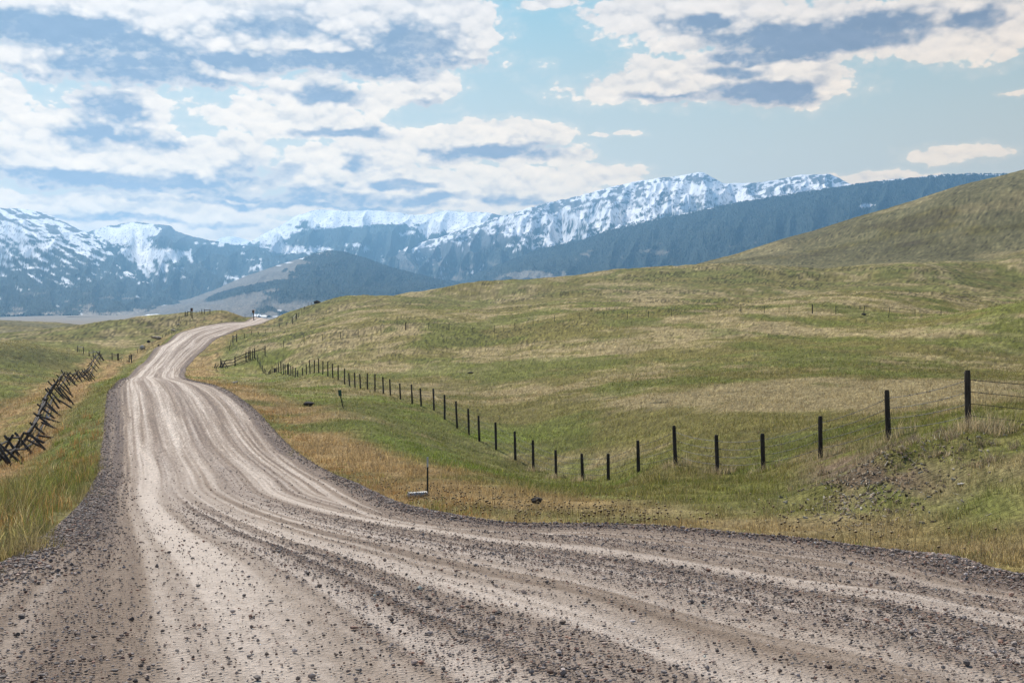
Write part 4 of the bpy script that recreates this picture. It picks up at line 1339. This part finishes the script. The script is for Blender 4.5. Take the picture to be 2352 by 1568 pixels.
def build_stones():
    stone('boulder', 'big dark boulder on the skyline beside the fence, right of the road crest', 730, 709, 338, (1.35, 1.1, 0.92), M_ROCKD, 11, sink=0.1)
    X = lambda x: 153.1 + x * .1302
    stone('rock_slab', 'long flat tan slab with a dark front lying by the left verge fence', X(1585), 792, 252, (1.35, 0.9, 0.36), M_SLAB, 12, rot=0.06, sink=-0.7)
    stone('boulder', 'small black boulder just left of the flat tan slab', X(1448), 791, 254, (0.45, 0.4, 0.34), M_ROCKD, 13, sink=-0.2)
    stone('boulder', 'pale rounded boulder below the flat slab, near the left road edge', X(1330), 808, 236, (0.62, 0.5, 0.45), M_ROCKP, 14, sink=-0.2)
    stone('rock', 'pale capstone lying behind the pale rounded boulder', X(1338), 801, 239, (0.45, 0.4, 0.22), M_ROCKP, 15, sink=-2.2)
    stone('rock_slab', 'tilted pale slab with a dark end on the upper left slope', X(1882), 748, 287, (0.72, 0.6, 0.26), M_SLAB, 16, rot=0.25, sink=-0.9)
    stone('rock', 'small pale rock at the skyline left of the low gate-like brace', X(1970), 732, 303, (0.45, 0.4, 0.2), M_ROCKP, 17, sink=0.1)
    stone('rock', 'small rock at the very edge of the gravel below the slab', X(1625), 801, 226, (0.26, 0.25, 0.2), M_ROCKD, 18, sink=0.1)
    stone('rock', 'dark pointed rock in the grass left of the leaning marker post', 709.5, 924, 64, (0.30, 0.25, 0.15), M_ROCKD, 19, sink=0.15)
    stone('rock', 'small grey rock in the rusty grass near the bend', 574, 883, 96, (0.17, 0.16, 0.12), M_ROCKP, 20, sink=0.2)
    stone('rock', 'weathered dark rock among the thistles at the roadside', 1233, 1157, 20.6, (0.11, 0.09, 0.065), M_ROCKD, 21, sink=0.1)
    stone('rock', 'pale flat rock lying on the right bank above the road', 2208, 1113, 16.6, (0.06, 0.05, 0.022), M_ROCKP, 22, sink=0.0)
    stone('rock', 'dark flat stone lying in the hillside field above the fence', 1081, 846, 118, (0.35, 0.3, 0.12), M_ROCKD, 23, sink=0.2)
    stone('rock', 'dark low rock at the foot of a leaning stake on the hillside', 1984, 721, 174.5, (0.42, 0.3, 0.2), M_ROCKD, 24, sink=0.2)
    # plank and small posts near the bend
    a, b_ = ground_hit(532, 877, 108), ground_hit(545, 868, 113)
    mb = MB(); mb.log(a + Vector((0, 0, 0.08)), b_ + Vector((0, 0, 0.12)), 0.09, 0.08, 6)
    tag(mb.build('fallen_pole', M_RAIL), 'pale fallen pole lying in bright grass below the rail fence', 'pole')
    g = ground_hit(500, 861, 150)
    mb = MB(); mb.log((g.x, g.y, g.z - 0.2), (g.x - 0.35, g.y, g.z + 1.05), 0.035, 0.03, 6)
    tag(mb.build('stake', M_STEEL), 'thin leaning green stake below the heap of crossed poles', 'stake')
    # white scrap caught in the crossed-pole fence
    g = ground_hit(134, 0, 62)
    rr = random.Random(5)
    V, Fc = [], []
    for j in range(7):
        for i in range(9):
            V.append((g.x - 0.55 + (i / 8 - 0.5) * 0.24 + rr.uniform(-.02, .02), 62 + rr.uniform(-.05, .05), g.z + 0.18 + j / 6 * 0.13 + 0.07 * math.sin(i * 1.3) + rr.uniform(-.02, .02)))
    Fc = [(j * 9 + i, j * 9 + i + 1, (j + 1) * 9 + i + 1, (j + 1) * 9 + i) for j in range(6) for i in range(8)]
    mb = MB(); mb.add(V, Fc)
    m, b, p = material('white_plastic', 0.6, 0.3)
    p.inputs['Base Color'].default_value = (0.8, 0.8, 0.82, 1)
    tag(mb.build('plastic_scrap', m, smooth=True), 'crumpled white scrap caught in the crossed-pole fence on the left', 'litter')


build_main_fence()
build_field_fence()
build_rail_fence()
build_jack_fence()
build_jack_ruin()
build_braces()
build_stake_fences()
build_signs()
build_markers()
build_stones()


# ------------------------------------------------------------------ grass, thistles, gravel stones
def blade_material():
    m = bpy.data.materials.new('grass_blades')
    m.use_nodes = True
    t = m.node_tree
    b = NB(t)
    p = t.nodes['Principled BSDF']
    p.inputs['Roughness'].default_value = 0.7
    p.inputs['Specular IOR Level'].default_value = 0.25
    c = attr(b, 'Col')
    b.put(p.inputs['Base Color'], c)
    tr = b.node('ShaderNodeBsdfTranslucent')
    b.put(tr.inputs[0], c)
    mx = b.node('ShaderNodeMixShader')
    mx.inputs[0].default_value = 0.45
    t.links.new(p.outputs[0], mx.inputs[1]); t.links.new(tr.outputs[0], mx.inputs[2])
    t.links.new(mx.outputs[0], t.nodes['Material Output'].inputs[0])
    return m


def scatter(n, dmin, dmax, umax=0.56):
    u = RNG.uniform(-umax, umax, n)
    d = np.exp(RNG.uniform(math.log(dmin), math.log(dmax), n))
    return u * d, d


def blades(x, y, h, w, lean, c0, bend=0.35):
    """arrays of blades -> verts, tris (two segments each)"""
    n = len(x)
    z = land(x, y) - 0.02
    a = RNG.uniform(0, 2 * math.pi, n)
    fa = a + RNG.normal(0, 0.6, n) + math.pi / 2
    dx, dy = np.cos(a) * w * 0.5, np.sin(a) * w * 0.5
    lx, ly = np.cos(fa) * lean * h, np.sin(fa) * lean * h
    V = np.zeros((n, 5, 3))
    V[:, 0] = np.stack([x - dx, y - dy, z], 1); V[:, 1] = np.stack([x + dx, y + dy, z], 1)
    V[:, 2] = np.stack([x - dx * .75 + lx * bend, y - dy * .75 + ly * bend, z + h * 0.55], 1); V[:, 3] = np.stack([x + dx * .75 + lx * bend, y + dy * .75 + ly * bend, z + h * 0.55], 1)
    V[:, 4] = np.stack([x + lx, y + ly, z + h * np.sqrt(np.clip(1 - 0.5 * lean ** 2, 0.2, 1))], 1)
    base = np.arange(n)[:, None] * 5
    T = np.concatenate([base + np.array([[0, 1, 3]]), base + np.array([[0, 3, 2]]), base + np.array([[2, 3, 4]])], 0)
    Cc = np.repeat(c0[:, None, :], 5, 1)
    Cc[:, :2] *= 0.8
    return V.reshape(-1, 3), T, np.clip(Cc.reshape(-1, 3), 0.005, 0.9)


def off_road(x, y):
    t = lane_t(x, np.clip(y, 2, ROAD_END)); w = XR(y) - XL(y)
    o = np.maximum(-t * w, (t - 1) * w)
    return np.where(y > ROAD_END, 50, o)


def build_grass():
    M = blade_material()
    parts = []
    for (n, d0, d1, hm, wpx) in ((N_GRASS[0], 7, 34, 0.085, 0.0), (N_GRASS[1], 24, 95, 0.10, 0.0), (N_GRASS[2], 80, 260, 0.14, 0.0)):
        x, y = scatter(n, d0, d1)
        o = off_road(x, y)
        keep = o > (fbm(x / 0.8, y / 0.8, 3, 501) - 0.62) * 1.5
        x, y, o = x[keep], y[keep], o[keep]
        z = land(x, y)
        c = land_colour(x, y, z)
        lum = c @ np.array([0.3, 0.6, 0.1])
        dryness = sstep(-0.02, 0.10, c[:, 0] - c[:, 1])
        px, row = pxrow(x, y, z)
        tall = 0.65 + 0.9 * fbm(x / 5.0, y / 5.0, 3, 511) * (0.5 + 0.5 * dryness)
        left = lane_t(x, y) < 0.5
        # rank grass by the road on the left and along the fence feet
        tall = tall * (1 + 0.7 * (o < 1.2) * left * (y < 40)) * np.where(~left & (o < 4.0) & (y < 30), 0.7, 1.0)
        tall = tall * (1 + 1.3 * (o < 3.5) * (o > 0.6) * left * (y < 30))
        bare = (blob(px, row, 1975, 1085, 125, 52) * 0.92 + 0.3 * blob(px, row, 2130, 1120, 140, 45)) * (y < 30)
        clump = fbm(x / 0.45, y / 0.45, 2, 521)
        tall = tall * (0.45 + 1.1 * sstep(0.3, 0.75, clump))
        kp = (RNG.random(len(x)) > np.clip(bare * 1.15, 0, 0.95)) & (RNG.random(len(x)) < 0.35 + 0.9 * sstep(0.25, 0.6, clump))
        x, y, c, tall, dryness, z = x[kp], y[kp], c[kp], tall[kp], dryness[kp], z[kp]
        left = lane_t(x, y) < 0.5
        m = len(x)
        h = hm * tall * RNG.lognormal(0, 0.38, m)
        w = np.maximum(0.006, 0.34 * y / (F * 1024 / 2352)) * RNG.uniform(0.7, 1.3, m)
        straw = np.array([0.47, 0.36, 0.19]); grn = np.array([0.11, 0.17, 0.028])
        r = RNG.random(m)
        c = c * RNG.lognormal(0.08, 0.45, m)[:, None]
        isstraw = (r < 0.16 + 0.24 * dryness)[:, None]
        c = np.where(isstraw, c * 0.35 + straw * RNG.uniform(0.5, 1.15, m)[:, None] * 0.65, c)
        isg = ((r > np.where(left, 0.92, 0.80)) & (dryness < 0.7))[:, None]
        c = np.where(isg, c * 0.5 + grn * 0.5 * RNG.uniform(0.6, 1.3, m)[:, None], c)
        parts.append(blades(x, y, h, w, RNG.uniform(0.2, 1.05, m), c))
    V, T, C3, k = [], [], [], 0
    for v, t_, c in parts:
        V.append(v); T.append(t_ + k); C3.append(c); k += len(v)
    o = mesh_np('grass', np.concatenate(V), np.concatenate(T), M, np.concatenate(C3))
    tag(o, kind='stuff')


def build_tussocks():
    """dry bunches on the eroded bank and rank straw along the verge"""
    M = bpy.data.materials['grass_blades']
    xs, ys, hs, ws, cs = [], [], [], [], []
    def bunch(x, y, n, spread, h, col, var=0.3):
        a = RNG.uniform(0, 2 * math.pi, n); r = spread * np.sqrt(RNG.random(n))
        xs.append(x + r * np.cos(a)); ys.append(y + r * np.sin(a)); hs.append(h * RNG.lognormal(0, 0.35, n)); ws.append(np.full(n, 0.007))
        cs.append(np.array(col)[None, :] * RNG.lognormal(0, var, n)[:, None])
    # bank edge: grey-brown hanging bunches
    for (px, row, d) in [(1912, 1060, 23), (1895, 1112, 19.2), (1960, 1050, 22), (1995, 1044, 21.6), (2030, 1040, 21.5), (2075, 1040, 21), (2110, 1042, 20.6), (2140, 1046, 20.2), (2190, 1060, 19.2), (1905, 1085, 21), (1985, 1088, 19.5), (2060, 1082, 19), (2245, 1095, 17.2), (2300, 1060, 18), (2180, 1085, 18.2), (1850, 1098, 21.5)]:
        for q in range(5):
            x = (px + RNG.normal(0, 22) - 1176) / F * d
            bunch(x, d + RNG.normal(0, 0.4), int(RNG.uniform(30, 110)), RNG.uniform(0.05, 0.16), RNG.uniform(0.06, 0.14), (0.25, 0.195, 0.13) if RNG.random() < 0.6 else (0.36, 0.28, 0.17), 0.5)
    # straw collars about the fence feet
    for (px, d, n) in [(2226, 20, 500), (2260, 19.6, 400), (2042, 23.5, 250), (1886, 27, 160), (1755, 29.5, 200), (1648, 32, 260), (1553, 34.5, 200), (1340, 43.5, 200), (1278, 46, 200), (1226, 50, 150)]:
        bunch((px - 1176) / F * d, d - 0.2, n, 0.5, 0.22, (0.46, 0.36, 0.21))
    # rusty rank growth along both edges
    for k in range(620):
        d = math.exp(RNG.uniform(math.log(8.5), math.log(60)))
        right = RNG.random() < 0.48
        x = float(XR(d)) + abs(RNG.normal(0.25, 0.5)) * (1 if right else 0) if right else float(XL(d)) - abs(RNG.normal(1.3, 1.2)) - 0.1
        if abs(x / d) > 0.56 or off_road(np.array([x]), np.array([d]))[0] < 0.05:
            continue
        far_r = right and x / d * F + 1176 > 1350
        col = (0.36, 0.20, 0.07) if RNG.random() < (0.2 if far_r else 0.6) else ((0.46, 0.36, 0.18) if RNG.random() < 0.6 else (0.16, 0.20, 0.03))
        bunch(x, d, 16 if far_r else 26, 0.22, (0.075 if far_r else 0.10) if right else 0.27, col, 0.4)
    x, y, h, w, c = map(np.concatenate, (xs, ys, hs, ws, cs))
    w = np.maximum(w, 0.3 * y / 1137)
    V, T, C3 = blades(x, y, h, w, RNG.uniform(0.15, 0.95, len(x)), c)
    o = mesh_np('dry_grass', V, T, M, C3)
    tag(o, kind='stuff')


def build_seedheads():
    """dried round seed heads on thin stalks along the right verge"""
    m, b, p = material('dry_seedhead', 0.9, 0.1)
    b.put(p.inputs['Base Color'], attr(b, 'Col'))
    pts = []
    for k in range(1500):
        px = RNG.uniform(760, 2330)
        d_edge = np.interp(px, [760, 820, 880, 950, 1050, 1200, 1400, 1600, 1800, 2000, 2200, 2352], [32, 28, 24, 20.5, 17.6, 15.9, 14.9, 14.1, 13.2, 12.3, 11, 9.7])
        dens = np.interp(px, [760, 900, 1000, 1200, 1450, 1520, 1700, 1760, 1900, 2080, 2200, 2330], [0.9, 1.0, 1, 1, .7, .3, .04, .22, .22, .08, .05, .03])
        if RNG.random() > dens * 0.75:
            continue
        d = d_edge + abs(RNG.normal(0, 0.5)) * d_edge * 0.35 + 0.2
        pts.append(((px - 1176) / F * d, d))
    pts = np.array(pts)
    n = len(pts)
    zz = land(pts[:, 0], pts[:, 1])
    import bmesh
    bm = bmesh.new(); bmesh.ops.create_icosphere(bm, subdivisions=2, radius=1.0)
    SV = np.array([v.co[:] for v in bm.verts]); SF = np.array([[v.index for v in f.verts] for f in bm.faces]); bm.free()
    Vs, Fs, Cs, k = [], [], [], 0
    for i in range(n):
        r = RNG.uniform(0.011, 0.019)
        h = RNG.uniform(0.05, 0.22)
        cx, cy = pts[i, 0] + RNG.normal(0, 0.03), pts[i, 1] + RNG.normal(0, 0.03)
        top = np.array([cx, cy, zz[i] + h])
        sp = 1 + 0.22 * (RNG.random(len(SV)) - 0.5)
        v = SV * sp[:, None] * r * np.array([1, 1, 0.85]) + top
        c = np.where(SV[:, 2:3] > 0.15, np.array([[0.46, 0.34, 0.19]]), np.array([[0.10, 0.058, 0.028]])) * RNG.uniform(0.7, 1.15)  # light painted on the tops of the heads, shade on their undersides
        Vs.append(v); Fs.append(SF + k); Cs.append(c); k += len(v)
        w = 0.0022
        st = np.array([[pts[i, 0] - w, pts[i, 1], zz[i] - 0.03], [pts[i, 0] + w, pts[i, 1], zz[i] - 0.03], [pts[i, 0], pts[i, 1] + w, zz[i] - 0.03],
                       [cx - w, cy, top[2]], [cx + w, cy, top[2]], [cx, cy + w, top[2]]])
        sf = np.array([[0, 1, 4], [0, 4, 3], [1, 2, 5], [1, 5, 4], [2, 0, 3], [2, 3, 5]])
        Vs.append(st); Fs.append(sf + k); Cs.append(np.tile(np.array([[0.36, 0.24, 0.11]]), (6, 1))); k += 6
    o = mesh_np('dried_weeds', np.concatenate(Vs), np.concatenate(Fs), m, np.concatenate(Cs))
    tag(o, kind='stuff')


def build_gravel():
    import bmesh
    m, b, p = material('loose_stone', 0.85, 0.25)
    f = b.noise(objpos(b), 60.0, 4, 0.6)
    b.put(p.inputs['Base Color'], b.mul(1.0, attr(b, 'Col'), grey(b, b.m('ADD', 0.6, b.m('MULTIPLY', f, 0.8)))))
    shapes = []
    for k in range(10):
        bm = bmesh.new(); bmesh.ops.create_icosphere(bm, subdivisions=1, radius=1.0)
        sv = np.array([v.co[:] for v in bm.verts]); sf = np.array([[v.index for v in q.verts] for q in bm.faces]); bm.free()
        rr = np.random.default_rng(900 + k)
        for q in rr.normal(size=(6, 3)):
            q = q / np.linalg.norm(q)
            c = rr.uniform(0.45, 0.8)
            d = sv @ q
            sv = sv - np.outer(np.maximum(d - c, 0), q)
        sv = sv * rr.uniform(0.85, 1.15, sv.shape)
        shapes.append((sv, sf))
    X, Y, S = [], [], []
    for (n, d0, d1, smin, smax) in ((N_STONE[0], 4.6, 12, 0.0032, 0.0065), (N_STONE[1], 4.8, 20, 0.006, 0.011), (N_STONE[2], 5, 45, 0.009, 0.016), (N_STONE[3], 5.5, 90, 0.014, 0.025)):
        d = np.exp(RNG.uniform(math.log(d0), math.log(d1), n))
        x = RNG.uniform(-0.7, 0.7, n) * d
        t = lane_t(x, d)
        g, db = road_profile(t, d)
        keep = (t > -0.012) & (t < 1.012) & (RNG.random(n) < (0.07 + 0.75 * g ** 1.8) * (0.55 + 0.45 * sstep(6, 14, d)))
        X.append(x[keep]); Y.append(d[keep]); S.append(smin * (smax / smin) ** RNG.random(keep.sum()))
    # stones crowding the two outer ridges
    for k in range(2):
        n = N_STONE[4]
        d = np.exp(RNG.uniform(math.log(8.5), math.log(110), n))
        d = np.where(RNG.random(n) < 0.5, np.exp(RNG.uniform(math.log(8.5), math.log(30), n)), d)
        w = XR(d) - XL(d)
        x = (XR(d) - np.abs(RNG.normal(0.12, 0.12, n)) * np.minimum(w, 8) / 4) if k == 0 else XL(d) + np.abs(RNG.normal(0.2, 0.35, n))
        X.append(x); Y.append(d); S.append(RNG.uniform(0.008, 0.020, n) * (1 + d / 60))
    x, y, s = np.concatenate(X), np.concatenate(Y), np.concatenate(S)
    keep = np.abs(x / y) < 0.72
    x, y, s = x[keep], y[keep], s[keep]
    t = np.clip(lane_t(x, y), 0, 1)
    e = sstep(0, 0.03, t) * sstep(1.0, 0.985, t)
    z = land(x, y, rough=False) + road_height(t, y) * e - 0.06 * (1 - e) + 0.01
    n = len(x)
    kind = RNG.integers(0, len(shapes), n)
    th = RNG.uniform(0, 2 * math.pi, n); fl = RNG.uniform(0.5, 0.95, n); el = RNG.uniform(0.8, 1.35, n)
    tone = RNG.lognormal(0, 0.35, n)[:, None]
    hue = np.where(RNG.random(n)[:, None] < 0.5, np.array([[0.26, 0.195, 0.155]]), np.array([[0.22, 0.185, 0.162]]))
    hue = np.where(RNG.random(n)[:, None] < 0.12, np.array([[0.21, 0.12, 0.085]]), hue)
    col = np.clip(hue * tone, 0.03, 0.6) * np.where(RNG.random(n)[:, None] < 0.25, 0.55, 1.0)
    Vs, Fs, Cs, k = [], [], [], 0
    for q, (sv, sf) in enumerate(shapes):
        i = np.where(kind == q)[0]
        c, sn = np.cos(th[i])[:, None], np.sin(th[i])[:, None]
        px_ = sv[None, :, 0] * el[i][:, None]; py_ = sv[None, :, 1]
        v = np.stack([(px_ * c - py_ * sn), (px_ * sn + py_ * c), np.repeat(sv[None, :, 2], len(i), 0) * fl[i][:, None]], -1) * s[i][:, None, None]
        v[..., 0] += x[i][:, None]; v[..., 1] += y[i][:, None]; v[..., 2] += (z[i] + s[i] * 0.22)[:, None]
        Vs.append(v.reshape(-1, 3))
        Fs.append((sf[None] + (np.arange(len(i)) * len(sv))[:, None, None]).reshape(-1, 3) + k)
        Cs.append(np.repeat(col[i], len(sv), 0))
        k += len(i) * len(sv)
    o = mesh_np('loose_gravel', np.concatenate(Vs), np.concatenate(Fs), m, np.concatenate(Cs), smooth=False)
    tag(o, kind='stuff')


def build_bank_debris():
    m, b, p = material('bank_debris', 0.9, 0.15)
    b.put(p.inputs['Base Color'], attr(b, 'Col'))
    V, Fc, Cc, k = [], [], [], 0
    for i in range(1300):
        y = RNG.normal(18.2, 1.5); px = RNG.normal(1985, 72) if RNG.random() < 0.75 else RNG.normal(2120, 95)
        x = (px - 1176) / F * y
        if off_road(np.array([x]), np.array([y]))[0] < 1.0:
            continue
        z = gz(x, y)
        L, w, h = RNG.uniform(0.02, 0.09), RNG.uniform(0.012, 0.04), RNG.uniform(0.008, 0.035)
        if RNG.random() < 0.25:
            L, w, h = RNG.uniform(0.10, 0.28), 0.007, 0.006      # dead stalks
        a = RNG.uniform(0, math.pi); tl = RNG.normal(0, 0.35)
        c, sn = math.cos(a), math.sin(a)
        q = np.array([(-1, -.6, -1), (1, -1, -1), (.8, 1, -1), (-1, .7, -1), (-.8, -.7, 1), (.7, -.6, 1), (.9, .6, .8), (-.6, .8, 1)]) * np.array([L, w, h]) * 0.5
        v = np.stack([q[:, 0] * c - q[:, 1] * sn + x, q[:, 0] * sn + q[:, 1] * c + y, q[:, 2] + q[:, 0] * tl + z + h * 0.4], 1)
        V.append(v)
        Fc.append(np.array([(0, 3, 2, 1), (4, 5, 6, 7), (0, 1, 5, 4), (1, 2, 6, 5), (2, 3, 7, 6), (3, 0, 4, 7)]) + k); k += 8
        col = np.array([(0.30, 0.215, 0.135), (0.40, 0.32, 0.22), (0.16, 0.115, 0.08), (0.46, 0.40, 0.30)][RNG.integers(0, 4)]) * RNG.uniform(0.7, 1.2)
        Cc.append(np.tile(col, (8, 1)))
    o = mesh_np('bank_rubble', np.concatenate(V), np.concatenate(Fc), m, np.concatenate(Cc), smooth=False)
    tag(o, kind='stuff')


N_GRASS = (330000, 330000, 160000)
N_STONE = (190000, 180000, 82000, 11000, 5500)
build_gravel()
build_grass()
build_tussocks()
build_seedheads()
build_bank_debris()

# ------------------------------------------------------------------ haze
def build_haze():
    x0, x1, y0, y1, z0, z1 = -26000, 26000, -300, 22000, -45, 2150
    V = np.array([(x, y, z) for z in (z0, z1) for y in (y0, y1) for x in (x0, x1)], float)
    Fc = np.array([(0, 2, 3, 1), (4, 5, 7, 6), (0, 1, 5, 4), (2, 6, 7, 3), (0, 4, 6, 2), (1, 3, 7, 5)])
    m = bpy.data.materials.new('air')
    m.use_nodes = True
    t = m.node_tree
    t.nodes.clear()
    v = t.nodes.new('ShaderNodeVolumePrincipled')
    v.inputs['Color'].default_value = HAZE_COL
    v.inputs['Density'].default_value = HAZE_DENS
    v.inputs['Anisotropy'].default_value = 0.5
    out = t.nodes.new('ShaderNodeOutputMaterial')
    t.links.new(v.outputs[0], out.inputs['Volume'])
    o = mesh_np('haze', V, Fc, m, smooth=False)
    tag(o, kind='stuff')


HAZE_COL = (0.31, 0.63, 1.0, 1)
HAZE_DENS = 5.4e-5
build_haze()
